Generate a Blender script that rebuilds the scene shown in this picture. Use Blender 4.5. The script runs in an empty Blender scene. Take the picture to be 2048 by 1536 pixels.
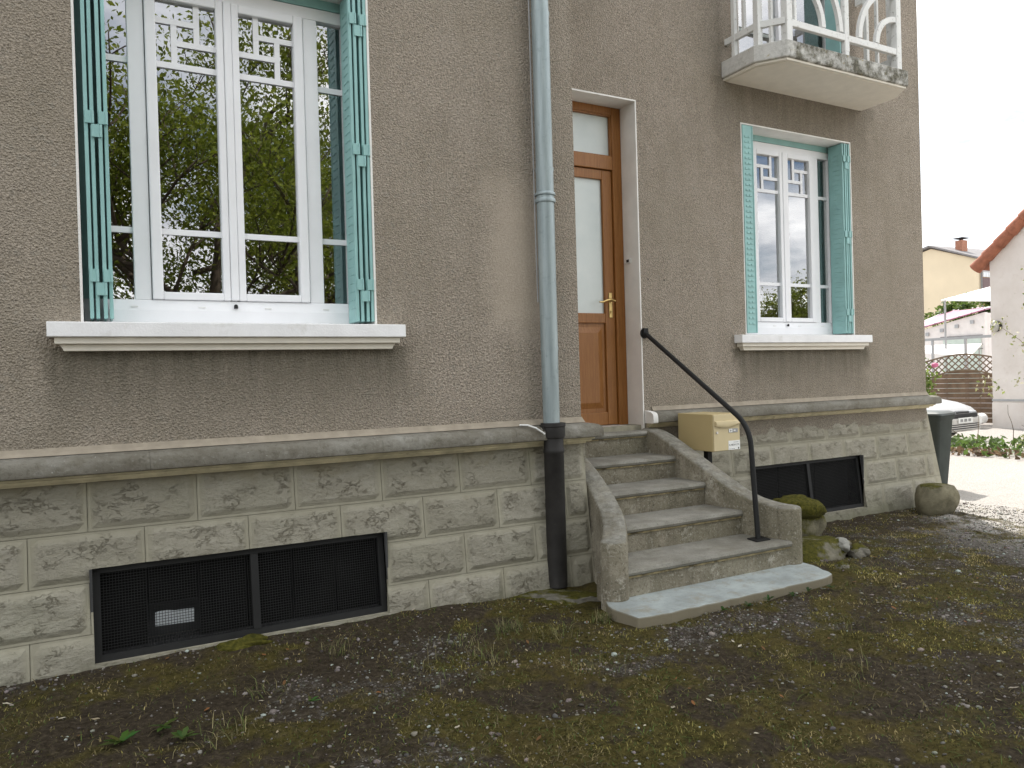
import bpy, bmesh, math, random
import numpy as np
from mathutils import Vector, Matrix

random.seed(7)
rng = np.random.default_rng(11)
sc = bpy.context.scene
COL = sc.collection

# ------------------------------------------------------------------ camera
def set_camera():
    yaw, pitch, roll = math.radians(28.790), math.radians(-0.440), math.radians(-1.6414)
    fw = Vector((math.sin(yaw) * math.cos(pitch), math.cos(yaw) * math.cos(pitch), math.sin(pitch)))
    r0 = Vector((math.cos(yaw), -math.sin(yaw), 0))
    u0 = r0.cross(fw)
    r = r0 * math.cos(roll) + u0 * math.sin(roll)
    u = u0 * math.cos(roll) - r0 * math.sin(roll)
    cam = bpy.data.cameras.new('camera')
    cam.sensor_width = 36.0
    cam.lens = 36.0 * 1536.88 / 2048
    cam.clip_start = 0.05
    cam.clip_end = 2000
    o = bpy.data.objects.new('camera', cam)
    COL.objects.link(o)
    m = Matrix.Identity(4)
    for i in range(3):
        m[i][0], m[i][1], m[i][2] = r[i], u[i], -fw[i]
    m[0][3], m[1][3], m[2][3] = -0.1888, -4.4111, 1.4049
    o.matrix_world = m
    sc.camera = o
set_camera()

# ------------------------------------------------------------------ light
SUN_EL = math.radians(52)
SUN_AZ = math.atan2(0.544, 0.839)          # from +Y towards +X
SUN_DIR = Vector((math.sin(SUN_AZ) * math.cos(SUN_EL), math.cos(SUN_AZ) * math.cos(SUN_EL), math.sin(SUN_EL)))

def set_world():
    w = bpy.data.worlds.new('World')
    sc.world = w
    w.use_nodes = True
    nt = w.node_tree
    N, K = nt.nodes, nt.links
    N.clear()
    out = N.new('ShaderNodeOutputWorld')
    bg = N.new('ShaderNodeBackground')
    bg.inputs['Strength'].default_value = 0.13
    sky = N.new('ShaderNodeTexSky')
    sky.sky_type = 'NISHITA'
    sky.sun_disc = False
    sky.sun_elevation = SUN_EL
    sky.sun_rotation = SUN_AZ
    sky.dust_density = 1.2
    sky.altitude = 300
    # broken cloud: noise on a plane above the viewer
    tc = N.new('ShaderNodeTexCoord')
    sep = N.new('ShaderNodeSeparateXYZ')
    K.new(tc.outputs['Generated'], sep.inputs[0])
    mz = N.new('ShaderNodeMath'); mz.operation = 'MAXIMUM'; mz.inputs[1].default_value = 0.0
    K.new(sep.outputs['Z'], mz.inputs[0])
    az = N.new('ShaderNodeMath'); az.operation = 'ADD'; az.inputs[1].default_value = 0.14
    K.new(mz.outputs[0], az.inputs[0])
    dx = N.new('ShaderNodeMath'); dx.operation = 'DIVIDE'
    dy = N.new('ShaderNodeMath'); dy.operation = 'DIVIDE'
    K.new(sep.outputs['X'], dx.inputs[0]); K.new(az.outputs[0], dx.inputs[1])
    K.new(sep.outputs['Y'], dy.inputs[0]); K.new(az.outputs[0], dy.inputs[1])
    cmb = N.new('ShaderNodeCombineXYZ')
    K.new(dx.outputs[0], cmb.inputs[0]); K.new(dy.outputs[0], cmb.inputs[1])
    cmb.inputs[2].default_value = 3.7
    no = N.new('ShaderNodeTexNoise')
    no.inputs['Scale'].default_value = 0.75
    no.inputs['Detail'].default_value = 8
    no.inputs['Roughness'].default_value = 0.56
    K.new(cmb.outputs[0], no.inputs['Vector'])
    ramp = N.new('ShaderNodeValToRGB')
    ramp.color_ramp.elements[0].position = 0.37
    ramp.color_ramp.elements[1].position = 0.52
    K.new(no.outputs['Fac'], ramp.inputs[0])
    no2 = N.new('ShaderNodeTexNoise')
    no2.inputs['Scale'].default_value = 2.1
    no2.inputs['Detail'].default_value = 6
    K.new(cmb.outputs[0], no2.inputs['Vector'])
    cr = N.new('ShaderNodeValToRGB')
    cr.color_ramp.elements[0].position = 0.3
    cr.color_ramp.elements[0].color = (10.0, 10.2, 10.6, 1)
    cr.color_ramp.elements[1].position = 0.7
    cr.color_ramp.elements[1].color = (19.0, 19.0, 18.6, 1)
    K.new(no2.outputs['Fac'], cr.inputs[0])
    mix = N.new('ShaderNodeMix'); mix.data_type = 'RGBA'
    K.new(ramp.outputs[0], mix.inputs[0])
    K.new(sky.outputs[0], mix.inputs[6])
    K.new(cr.outputs[0], mix.inputs[7])
    K.new(mix.outputs[2], bg.inputs['Color'])
    K.new(bg.outputs[0], out.inputs[0])
set_world()

def set_sun():
    l = bpy.data.lights.new('sun', 'SUN')
    l.energy = 5.0
    l.angle = math.radians(0.53)
    l.color = (1.0, 0.95, 0.88)
    o = bpy.data.objects.new('sun', l)
    COL.objects.link(o)
    o.location = SUN_DIR * 60
    o.rotation_euler = SUN_DIR.to_track_quat('Z', 'Y').to_euler()
set_sun()
sc.view_settings.view_transform = 'Standard'
sc.view_settings.look = 'None'
sc.view_settings.gamma = 1
sc.view_settings.exposure = 0.38
sc.view_settings.use_curve_mapping = False
sc.render.engine = 'CYCLES'
sc.cycles.use_denoising = True
sc.cycles.max_bounces = 8
sc.cycles.transparent_max_bounces = 16

# ------------------------------------------------------------------ noise for geometry
def _hash(ix, iy, s):
    h = (ix.astype(np.int64) * 374761393 + iy.astype(np.int64) * 668265263 + s * 974634777) & 0x7fffffff
    h = ((h ^ (h >> 13)) * 1274126177) & 0x7fffffff
    return ((h ^ (h >> 16)) & 0xffff) / 65535.0
def vnoise(x, y, s=0):
    x = np.asarray(x, float); y = np.asarray(y, float)
    ix, iy = np.floor(x), np.floor(y)
    fx, fy = x - ix, y - iy
    fx = fx * fx * (3 - 2 * fx); fy = fy * fy * (3 - 2 * fy)
    a, b = _hash(ix, iy, s), _hash(ix + 1, iy, s)
    c, d = _hash(ix, iy + 1, s), _hash(ix + 1, iy + 1, s)
    return (a + (b - a) * fx) * (1 - fy) + (c + (d - c) * fx) * fy
def fbm(x, y, o=4, s=0):
    t, a, f, n = 0, 0.5, 1.0, 0
    for i in range(o):
        t = t + a * vnoise(np.asarray(x) * f, np.asarray(y) * f, s + i * 17); n += a; a *= .5; f *= 2.03
    return t / n
def sstep(a, b, x):
    t = np.clip((np.asarray(x, float) - a) / (b - a), 0, 1)
    return t * t * (3 - 2 * t)

# ------------------------------------------------------------------ materials
MATS = {}
class NT:
    def __init__(s, name):
        s.m = bpy.data.materials.new(name)
        s.m.use_nodes = True
        s.t = s.m.node_tree
        s.b = s.t.nodes['Principled BSDF']
        s.co = s.t.nodes.new('ShaderNodeTexCoord')
        MATS[name] = s.m
    def n(s, typ, **kw):
        x = s.t.nodes.new(typ)
        for k, v in kw.items(): setattr(x, k, v)
        return x
    def l(s, a, b): s.t.links.new(a, b)
    def noise(s, scale, detail=4, rough=.55, vec=None, dist=0, sc3=None):
        x = s.n('ShaderNodeTexNoise')
        x.inputs['Scale'].default_value = scale
        x.inputs['Detail'].default_value = detail
        x.inputs['Roughness'].default_value = rough
        x.inputs['Distortion'].default_value = dist
        v = vec or s.co.outputs['Object']
        if sc3:
            mp = s.n('ShaderNodeMapping'); mp.inputs['Scale'].default_value = sc3
            s.l(v, mp.inputs[0]); v = mp.outputs[0]
        s.l(v, x.inputs['Vector'])
        return x.outputs['Fac']
    def voro(s, scale, feat='F1', out='Distance'):
        x = s.n('ShaderNodeTexVoronoi', feature=feat)
        x.inputs['Scale'].default_value = scale
        s.l(s.co.outputs['Object'], x.inputs['Vector'])
        return x.outputs[out]
    def ramp(s, fac, stops):
        x = s.n('ShaderNodeValToRGB')
        e = x.color_ramp.elements
        while len(e) < len(stops): e.new(0.5)
        for i, (p, c) in enumerate(stops):
            e[i].position = p
            e[i].color = (c, c, c, 1) if isinstance(c, (int, float)) else (*c[:3], 1)
        s.l(fac, x.inputs[0])
        return x.outputs[0]
    def mix(s, fac, a, b, mode='MIX'):
        x = s.n('ShaderNodeMix', data_type='RGBA', blend_type=mode)
        for sock, v in ((x.inputs[0], fac), (x.inputs[6], a), (x.inputs[7], b)):
            if hasattr(v, 'is_linked') or hasattr(v, 'node'): s.l(v, sock)
            elif isinstance(v, (int, float)): sock.default_value = v if sock == x.inputs[0] else (v, v, v, 1)
            else: sock.default_value = (*v[:3], 1)
        return x.outputs[2]
    def math(s, op, a, b=None, c=None):
        x = s.n('ShaderNodeMath', operation=op)
        for i, v in enumerate((a, b, c)):
            if v is None: continue
            if isinstance(v, (int, float)): x.inputs[i].default_value = v
            else: s.l(v, x.inputs[i])
        return x.outputs[0]
    def bump(s, h, strength=.5, dist=.01, prev=None):
        x = s.n('ShaderNodeBump')
        x.inputs['Strength'].default_value = strength
        x.inputs['Distance'].default_value = dist
        s.l(h, x.inputs['Height'])
        if prev: s.l(prev, x.inputs['Normal'])
        return x.outputs[0]
    def fin(s, col=None, rough=.8, normal=None, metal=0, spec=.3):
        if col is not None:
            if hasattr(col, 'node'): s.l(col, s.b.inputs['Base Color'])
            else: s.b.inputs['Base Color'].default_value = (*col[:3], 1)
        if hasattr(rough, 'node'): s.l(rough, s.b.inputs['Roughness'])
        else: s.b.inputs['Roughness'].default_value = rough
        if normal: s.l(normal, s.b.inputs['Normal'])
        s.b.inputs['Metallic'].default_value = metal
        s.b.inputs['Specular IOR Level'].default_value = spec
        return s.m
    def sep(s, v=None):
        x = s.n('ShaderNodeSeparateXYZ')
        s.l(v or s.co.outputs['Object'], x.inputs[0])
        return x.outputs
    def pos(s):
        g = s.n('ShaderNodeNewGeometry')
        return g.outputs['Position']

def simple(name, col, rough=.5, metal=0, spec=.4, var=.12, scale=6, bump=0, bscale=60, dirt=None):
    t = NT(name)
    n1 = t.noise(scale, 5)
    lo = tuple(c * (1 - var) for c in col); hi = tuple(min(1, c * (1 + var)) for c in col)
    c = t.ramp(n1, [(.3, lo), (.7, hi)])
    if dirt:
        n2 = t.noise(dirt[1], 6, .65)
        f = t.ramp(n2, [(dirt[2], 0.0), (dirt[3], 1.0)])
        c = t.mix(f, c, dirt[0])
    nm = t.bump(t.noise(bscale, 4), bump, .004) if bump else None
    return t.fin(c, rough, nm, metal, spec)

def make_materials():
    # roughcast render
    t = NT('roughcast')
    g1 = t.noise(70, 3, .6)
    g2 = t.voro(95)
    g3 = t.noise(160, 2)
    big = t.noise(.9, 5, .6)
    mid = t.noise(5, 5, .6)
    base = t.ramp(g1, [(.30, (.165, .14, .112)), (.5, (.365, .312, .255)), (.70, (.545, .475, .395))])
    base = t.mix(t.ramp(g3, [(.36, .9), (.48, 0.0)]), base, (.13, .115, .1))
    base = t.mix(t.ramp(t.voro(60, out='Color'), [(.55, 0.0), (.9, .35)]), base, (.5, .42, .34))
    base = t.mix(t.ramp(big, [(.35, 0.0), (.68, .55)]), base, (.265, .23, .175))
    base = t.mix(t.ramp(t.noise(2.2, 6, .65, sc3=(3.2, 3.2, .5)), [(.5, 0.0), (.72, .4)]), base, (.22, .19, .145))
    base = t.mix(t.ramp(t.voro(48, out='Color'), [(.0, .28), (.25, 0.0)]), base, (.22, .225, .205))
    base = t.mix(t.ramp(mid, [(.35, .0), (.75, .22)]), base, (.46, .405, .345))
    # weather stains hanging below the two window sills; wall darkened under the balcony slab
    P = t.sep(t.pos())
    def box_mask(cx, hw, z1, z0, soft=.12):
        ax = t.math('ABSOLUTE', t.math('SUBTRACT', P[0], cx))
        wob = t.math('MULTIPLY', t.math('SUBTRACT', t.noise(3.2, 5), .5), .5)
        ax = t.math('ADD', ax, wob)
        mx = t.math('SMOOTH_MIN', t.math('MULTIPLY', t.math('SUBTRACT', hw, ax), 1 / soft), 1.0, .2)
        mz = t.math('MULTIPLY', t.math('SUBTRACT', P[2], z0), 1 / (z1 - z0))
        top = t.math('LESS_THAN', P[2], z1)
        m = t.math('MULTIPLY', t.math('MAXIMUM', mx, 0.0), t.math('MAXIMUM', t.math('MINIMUM', mz, 1.0), 0.0))
        return t.math('MULTIPLY', m, top)
    st = t.math('MAXIMUM', box_mask(.55, 1.0, 1.62, 1.1), box_mask(5.97, 1.0, 1.62, 1.1))
    st = t.math('MAXIMUM', st, t.math('MULTIPLY', box_mask(5.97, 1.15, 4.12, 3.2), .6))
    st = t.math('MULTIPLY', st, t.ramp(t.noise(4, 5, .65, sc3=(4, 4, .35)), [(.3, .5), (.6, .95)]))
    base = t.mix(st, base, (.125, .112, .085))
    spl = t.math('ADD', t.math('MULTIPLY', t.math('SUBTRACT', 1.35, P[2]), 2.2), t.math('MULTIPLY', t.math('SUBTRACT', t.noise(2.6, 6, .7), .5), 1.6))
    base = t.mix(t.ramp(spl, [(.25, 0.0), (.9, .38)]), base, (.17, .155, .125))
    # smoother repair beside the pipe
    hx = t.math('MULTIPLY', t.math('ABSOLUTE', t.math('SUBTRACT', P[0], 2.3)), 3.4)
    hz = t.math('MULTIPLY', t.math('ABSOLUTE', t.math('SUBTRACT', P[2], 2.2)), 1.5)
    pm = t.math('ADD', t.math('MAXIMUM', hx, hz), t.math('MULTIPLY', t.math('SUBTRACT', t.noise(4, 4), .5), .9))
    pm = t.ramp(pm, [(.45, 1.0), (1.05, 0.0)])
    base = t.mix(t.math('MULTIPLY', pm, .55), base, (.41, .35, .285))
    h = t.math('ADD', t.math('MULTIPLY', g1, 1.0), t.math('MULTIPLY', g2, .9))
    h = t.math('ADD', h, t.math('MULTIPLY', g3, .4))
    h = t.math('MULTIPLY', h, t.math('SUBTRACT', 1.0, t.math('MULTIPLY', pm, .75)))
    t.fin(base, .95, t.bump(h, .8, .013), spec=.12)

    # rock-faced plinth stone; attribute "margin" marks the tooled border
    t = NT('plinth_stone')
    at = t.n('ShaderNodeAttribute', attribute_name='margin')
    oi = t.n('ShaderNodeObjectInfo')
    mp = t.n('ShaderNodeMapping'); mp.inputs['Rotation'].default_value = (0, .6, 0); mp.inputs['Scale'].default_value = (1, 1, 1.9)
    t.l(t.co.outputs['Object'], mp.inputs[0]); vec = mp.outputs[0]
    n1 = t.noise(9, 6, .65, vec=vec, dist=.25)
    n2 = t.noise(13, 7, .68, vec=vec, dist=.3)
    n3 = t.noise(1.7, 4)
    n4 = t.noise(70, 4, .7)
    c = t.ramp(n1, [(.3, (.265, .247, .2)), (.55, (.335, .314, .26)), (.75, (.395, .374, .315))])
    rid = t.math('ABSOLUTE', t.math('SUBTRACT', n2, .5))
    crack = t.math('MULTIPLY', t.ramp(rid, [(.0, 1.0), (.03, 0.0)]), t.ramp(t.noise(9, 4), [(.47, 0.0), (.6, 1.0)]))
    c = t.mix(t.math('MULTIPLY', crack, .75), c, (.17, .135, .078))
    c = t.mix(t.ramp(n2, [(.26, .55), (.40, 0.0)]), c, (.24, .2, .125))
    c = t.mix(t.ramp(n3, [(.5, 0.0), (.78, .4)]), c, (.26, .265, .19))
    c = t.mix(t.ramp(n4, [(.32, .55), (.46, 0.0)]), c, (.17, .15, .105))
    c = t.mix(t.ramp(t.noise(30, 5, .7), [(.58, 0.0), (.7, .4)]), c, (.47, .45, .37))
    mcol = t.ramp(t.noise(14, 5), [(.3, (.285, .266, .205)), (.7, (.36, .34, .268))])
    mcol = t.mix(t.ramp(t.noise(5, 5), [(.55, 0.0), (.75, .45)]), mcol, (.3, .28, .2))
    c = t.mix(at.outputs['Fac'], c, mcol)
    c = t.mix(t.math('MULTIPLY', oi.outputs['Random'], .5), c, (.245, .228, .175))
    h = t.math('SUBTRACT', t.math('ADD', t.math('MULTIPLY', n1, .8), t.math('MULTIPLY', n2, .9)), t.math('MULTIPLY', crack, .25))
    h = t.math('ADD', h, t.math('MULTIPLY', n4, .12))
    inv = t.math('SUBTRACT', 1.0, t.math('MULTIPLY', at.outputs['Fac'], .85))
    P = t.sep(t.pos())
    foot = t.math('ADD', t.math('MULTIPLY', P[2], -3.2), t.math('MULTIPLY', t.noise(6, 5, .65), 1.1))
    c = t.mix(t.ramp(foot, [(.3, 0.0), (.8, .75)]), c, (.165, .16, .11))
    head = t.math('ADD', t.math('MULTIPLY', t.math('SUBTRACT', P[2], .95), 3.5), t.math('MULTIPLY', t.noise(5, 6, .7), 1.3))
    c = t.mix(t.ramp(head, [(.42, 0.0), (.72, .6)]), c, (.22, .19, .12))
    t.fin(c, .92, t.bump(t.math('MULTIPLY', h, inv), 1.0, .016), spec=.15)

    simple('mortar', (.27, .25, .19), .95, var=.3, scale=12, bump=.5, bscale=80)
    # ledge: weathered grey-blue top
    t = NT('ledge_stone')
    n1 = t.noise(3.2, 7, .68); n2 = t.noise(34, 6, .72); n3 = t.noise(1.1, 5); n4 = t.noise(9, 6, .7, sc3=(1, 1, 2.2))
    c = t.ramp(n1, [(.3, (.115, .10, .075)), (.48, (.2, .186, .155)), (.68, (.285, .275, .243))])
    c = t.mix(t.ramp(n4, [(.5, 0.0), (.68, .6)]), c, (.13, .118, .085))
    c = t.mix(t.ramp(n3, [(.48, 0.0), (.66, .55)]), c, (.15, .14, .115))
    c = t.mix(t.ramp(n2, [(.32, .6), (.46, 0.0)]), c, (.1, .09, .07))
    c = t.mix(t.ramp(n2, [(.58, 0.0), (.7, .45)]), c, (.36, .355, .325))
    c = t.mix(t.ramp(t.noise(60, 2), [(.72, 0.0), (.76, .6)]), c, (.55, .55, .52))
    t.fin(c, .92, t.bump(t.math('ADD', t.math('MULTIPLY', n1, .8), n2), .8, .012), spec=.15)
    simple('ledge_moulding', (.52, .46, .31), .9, var=.25, scale=9, bump=.5, bscale=50, dirt=((.17, .14, .08), 7, .6, .74))
    simple('cement_fillet', (.33, .285, .225), .95, var=.16, scale=14, bump=.4, bscale=60)
    simple('white_paint', (.84, .84, .86), .45, var=.03, scale=5, bump=.05)
    simple('white_masonry_paint', (.82, .815, .82), .75, var=.06, scale=8, bump=.35, bscale=90, dirt=((.6, .585, .55), 5, .6, .8))
    simple('cream_masonry_paint', (.79, .74, .65), .75, var=.05, scale=8, bump=.25, bscale=90)
    simple('reveal_paint', (.80, .78, .75), .85, var=.07, scale=5, bump=.3, bscale=60)
    simple('teal_paint', (.28, .49, .475), .42, var=.10, scale=5, bump=.1, bscale=40, dirt=((.21, .39, .39), 9, .6, .75))
    simple('teal_dark_gap', (.05, .17, .19), .6, var=.1)
    simple('black_iron', (.011, .011, .011), .7, var=.25, bump=.15, bscale=90)
    simple('cast_iron', (.022, .02, .019), .62, var=.35, scale=10, bump=.35, bscale=60, dirt=((.06, .05, .042), 6, .6, .8))
    simple('dark_boards', (.009, .009, .0085), .9, spec=.1, var=.4, scale=4, bump=.2)
    simple('pale_patch', (.55, .58, .6), .8, var=.1)
    simple('brass', (.55, .4, .17), .3, 1.0, var=.15, scale=20)
    simple('steel', (.45, .44, .42), .35, 1.0, var=.1)
    simple('threshold_metal', (.62, .62, .6), .45, .6, var=.08)
    simple('grey_plastic', (.3, .3, .3), .5)
    simple('white_plastic', (.75, .75, .73), .4)

    t = NT('zinc')
    n1 = t.noise(4, 6, .6, sc3=(6, 6, .5)); n2 = t.noise(40, 4)
    c = t.ramp(n1, [(.25, (.25, .3, .315)), (.55, (.36, .42, .435)), (.8, (.46, .52, .53))])
    c = t.mix(t.ramp(t.noise(18, 5, .7), [(.56, 0.0), (.72, .5)]), c, (.2, .235, .24))
    t.fin(c, .5, t.bump(n2, .12, .004), metal=.35, spec=.4)

    t = NT('door_wood')
    n1 = t.noise(5, 6, .65, sc3=(14, 14, .8), dist=.5)
    n2 = t.noise(50, 3, .6, sc3=(8, 8, .4))
    c = t.ramp(n1, [(.25, (.215, .083, .018)), (.5, (.30, .122, .029)), (.75, (.365, .163, .046))])
    c = t.mix(t.ramp(n2, [(.35, .35), (.5, 0.0)]), c, (.15, .05, .012))
    t.fin(c, .42, t.bump(n2, .08, .003), spec=.4)

    t = NT('frosted_glass')
    c = t.ramp(t.noise(2.5, 4), [(.3, (.58, .64, .63)), (.7, (.7, .74, .72))])
    t.fin(c, .22, t.bump(t.noise(180, 2), .12, .002), spec=.5)

    # window glass: double glazing, transparent with a mirror share by Fresnel
    def glass(name, ior, tint):
        m = bpy.data.materials.new(name); m.use_nodes = True
        nt = m.node_tree; nt.nodes.clear()
        o = nt.nodes.new('ShaderNodeOutputMaterial')
        mx = nt.nodes.new('ShaderNodeMixShader')
        fr = nt.nodes.new('ShaderNodeFresnel'); fr.inputs[0].default_value = ior
        tr = nt.nodes.new('ShaderNodeBsdfTransparent'); tr.inputs[0].default_value = (*tint, 1)
        gl = nt.nodes.new('ShaderNodeBsdfGlossy'); gl.inputs['Roughness'].default_value = 0.0
        gl.inputs[0].default_value = (.98, .98, 1, 1)
        tc = nt.nodes.new('ShaderNodeTexCoord')
        no = nt.nodes.new('ShaderNodeTexNoise'); no.inputs['Scale'].default_value = 2.2
        bu = nt.nodes.new('ShaderNodeBump'); bu.inputs['Strength'].default_value = .035; bu.inputs['Distance'].default_value = .02
        nt.links.new(tc.outputs['Object'], no.inputs[0]); nt.links.new(no.outputs[0], bu.inputs['Height'])
        nt.links.new(bu.outputs[0], gl.inputs['Normal'])
        ge = nt.nodes.new('ShaderNodeNewGeometry')
        iv = nt.nodes.new('ShaderNodeMath'); iv.operation = 'SUBTRACT'; iv.inputs[0].default_value = 1.0
        mu = nt.nodes.new('ShaderNodeMath'); mu.operation = 'MULTIPLY'
        nt.links.new(ge.outputs['Backfacing'], iv.inputs[1]); nt.links.new(iv.outputs[0], mu.inputs[0]); nt.links.new(fr.outputs[0], mu.inputs[1])
        nt.links.new(mu.outputs[0], mx.inputs[0]); nt.links.new(tr.outputs[0], mx.inputs[1]); nt.links.new(gl.outputs[0], mx.inputs[2])
        nt.links.new(mx.outputs[0], o.inputs[0])
        MATS[name] = m
    glass('window_glass', 3.8, (.9, .92, .9))
    simple('interior', (.05, .05, .05), .9, var=.2)
    simple('lace_shade', (.5, .5, .5), .9)

    # concrete of steps
    t = NT('step_concrete')
    n1 = t.noise(4, 7, .65); n2 = t.noise(45, 5, .7); n3 = t.noise(1.6, 5)
    c = t.ramp(n1, [(.28, (.105, .09, .064)), (.5, (.225, .2, .152)), (.72, (.36, .33, .26))])
    c = t.mix(t.ramp(n3, [(.42, 0.0), (.66, .75)]), c, (.16, .145, .1))
    c = t.mix(t.ramp(t.noise(3, 6, .7, sc3=(3, 3, .6)), [(.5, 0.0), (.68, .55)]), c, (.11, .1, .07))
    c = t.mix(t.ramp(t.noise(10, 7, .75), [(.56, 0.0), (.66, .75)]), c, (.42, .40, .34))
    c = t.mix(t.ramp(n2, [(.32, .9), (.46, 0.0)]), c, (.085, .072, .05))
    c = t.mix(t.ramp(t.noise(80, 3, .7), [(.56, 0.0), (.68, .5)]), c, (.4, .38, .32))
    g = t.n('ShaderNodeNewGeometry'); nz = t.sep(g.outputs['Normal'])[2]
    lich = t.ramp(t.noise(18, 5, .7), [(.35, (.15, .146, .125)), (.65, (.33, .325, .295))])
    c = t.mix(t.math('MULTIPLY', t.ramp(nz, [(.45, 0.0), (.8, .8)]), t.ramp(t.noise(7, 5), [(.35, .4), (.6, 1.0)])), c, lich)
    t.fin(c, .9, t.bump(t.math('ADD', n1, t.math('MULTIPLY', n2, .6)), .8, .018), spec=.2)
    t = NT('tread_stone')
    n1 = t.noise(5, 6, .6); n2 = t.noise(90, 3, .7)
    c = t.ramp(n1, [(.25, (.155, .146, .122)), (.5, (.24, .23, .2)), (.75, (.33, .32, .28))])
    c = t.mix(t.ramp(n2, [(.32, .7), (.46, 0.0)]), c, (.11, .1, .08))
    c = t.mix(t.ramp(t.noise(2.2, 6, .7), [(.45, 0.0), (.66, .6)]), c, (.13, .118, .088))
    c = t.mix(t.ramp(t.noise(9, 5, .7), [(.58, 0.0), (.75, .5)]), c, (.17, .15, .105))
    t.fin(c, .85, t.bump(n2, .35, .004), spec=.25)
    simple('nosing_brown', (.22, .18, .1), .95, var=.4, scale=18, bump=.6, bscale=60, dirt=((.05, .04, .02), 10, .5, .65))
    t = NT('bottom_slab')
    n1 = t.noise(4, 7, .65)
    c = t.ramp(n1, [(.3, (.225, .245, .238)), (.55, (.335, .37, .365)), (.75, (.415, .455, .445))])
    c = t.mix(t.ramp(t.noise(9, 7, .72), [(.5, 0.0), (.66, .75)]), c, (.26, .245, .195))
    c = t.mix(t.ramp(t.noise(60, 4, .7), [(.3, .5), (.42, 0.0)]), c, (.2, .2, .18))
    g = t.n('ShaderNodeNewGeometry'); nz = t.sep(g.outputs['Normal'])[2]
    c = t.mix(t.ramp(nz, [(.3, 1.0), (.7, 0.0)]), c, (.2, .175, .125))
    t.fin(c, .9, t.bump(t.noise(60, 4), .4, .006), spec=.2)

    simple('mailbox_paint', (.52, .415, .215), .45, var=.03, scale=5, bump=.08, bscale=120)
    simple('mailbox_front', (.58, .48, .285), .42, var=.03, scale=5, bump=.08, bscale=120)
    simple('paper_white', (.82, .82, .80), .7, var=.02)
    simple('ink', (.03, .03, .03), .8)
    # mossy stone
    def mossy(name, rock, amount):
        t = NT(name)
        n1 = t.noise(9, 6, .6); n2 = t.noise(4, 5, .65)
        c = t.ramp(n1, [(.3, tuple(x * .6 for x in rock)), (.7, tuple(x * 1.2 for x in rock))])
        g = t.n('ShaderNodeNewGeometry'); nz = t.sep(g.outputs['Normal'])[2]
        f = t.math('ADD', t.math('MULTIPLY', nz, .35), n2)
        m = t.ramp(f, [(amount, 0.0), (amount + .12, 1.0)])
        moss = t.ramp(t.noise(40, 4), [(.3, (.035, .036, .008)), (.7, (.11, .1, .02))])
        c = t.mix(m, c, moss)
        t.fin(c, .95, t.bump(t.math('ADD', t.noise(60, 5, .7), n1), .8, .012), spec=.1)
    mossy('boulder_stone', (.21, .19, .13), .80)
    mossy('mossy_stone', (.2, .185, .14), .56)
    mossy('moss_top', (.16, .145, .1), .42)
    mossy('moss_mat', (.08, .075, .025), .3)
    mossy('rubble_stone', (.22, .205, .17), .70)
    simple('pale_rock', (.25, .245, .22), .9, var=.2, scale=12, bump=.5, bscale=30)

    # ground: attribute R moss, G gravel
    t = NT('ground_soil')
    at = t.n('ShaderNodeAttribute', attribute_name='cover')
    sp = t.n('ShaderNodeSeparateColor'); t.l(at.outputs['Color'], sp.inputs[0])
    soil = t.ramp(t.noise(38, 6, .7), [(.3, (.02, .0155, .0105)), (.55, (.052, .041, .028)), (.75, (.1, .082, .056))])
    moss = t.ramp(t.noise(30, 6, .7), [(.3, (.022, .019, .0065)), (.5, (.062, .053, .016)), (.72, (.115, .095, .032))])
    moss = t.mix(t.ramp(t.noise(3.1, 5), [(.45, 0.0), (.7, .55)]), moss, (.085, .062, .026))
    vor = t.n('ShaderNodeTexVoronoi'); vor.inputs['Scale'].default_value = 105
    t.l(t.co.outputs['Object'], vor.inputs['Vector'])
    sv = t.n('ShaderNodeSeparateColor'); t.l(vor.outputs['Color'], sv.inputs[0])
    grav = t.ramp(sv.outputs[0], [(.0, (.07, .064, .056)), (.5, (.14, .128, .114)), (.85, (.23, .212, .195)), (1.0, (.42, .40, .37))])
    grav = t.mix(t.ramp(vor.outputs['Distance'], [(.45, 0.0), (.75, .8)]), grav, (.05, .043, .035))
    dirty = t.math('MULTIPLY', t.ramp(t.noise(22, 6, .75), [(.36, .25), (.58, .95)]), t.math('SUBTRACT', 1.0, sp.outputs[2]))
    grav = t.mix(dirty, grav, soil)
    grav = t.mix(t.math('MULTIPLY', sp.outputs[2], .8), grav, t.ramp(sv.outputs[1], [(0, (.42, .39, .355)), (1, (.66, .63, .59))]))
    c = t.mix(t.ramp(t.math('ADD', sp.outputs[0], t.math('MULTIPLY', t.math('SUBTRACT', t.noise(16, 5, .7), .5), .9)), [(.28, 0.0), (.75, 1.0)]), soil, moss)
    c = t.mix(t.ramp(t.math('ADD', sp.outputs[1], t.math('MULTIPLY', t.math('SUBTRACT', t.noise(13, 5, .7), .5), .8)), [(.25, 0.0), (.8, 1.0)]), c, grav)
    h = t.math('ADD', t.noise(70, 5, .75), t.math('MULTIPLY', t.math('SUBTRACT', 1.0, vor.outputs['Distance']), sp.outputs[1]))
    t.fin(c, .97, t.bump(h, .9, .012), spec=.08)

    # attribute coloured stuff
    t = NT('blade_tint')
    at = t.n('ShaderNodeAttribute', attribute_name='tint')
    t.fin(at.outputs['Color'], .8, spec=.15)
    t = NT('pebble_tint')
    at = t.n('ShaderNodeAttribute', attribute_name='tint')
    c = t.mix(t.ramp(t.noise(120, 3), [(.3, .4), (.6, 0.0)]), at.outputs['Color'], (.07, .06, .05))
    t.fin(c, .85, spec=.2)
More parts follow.
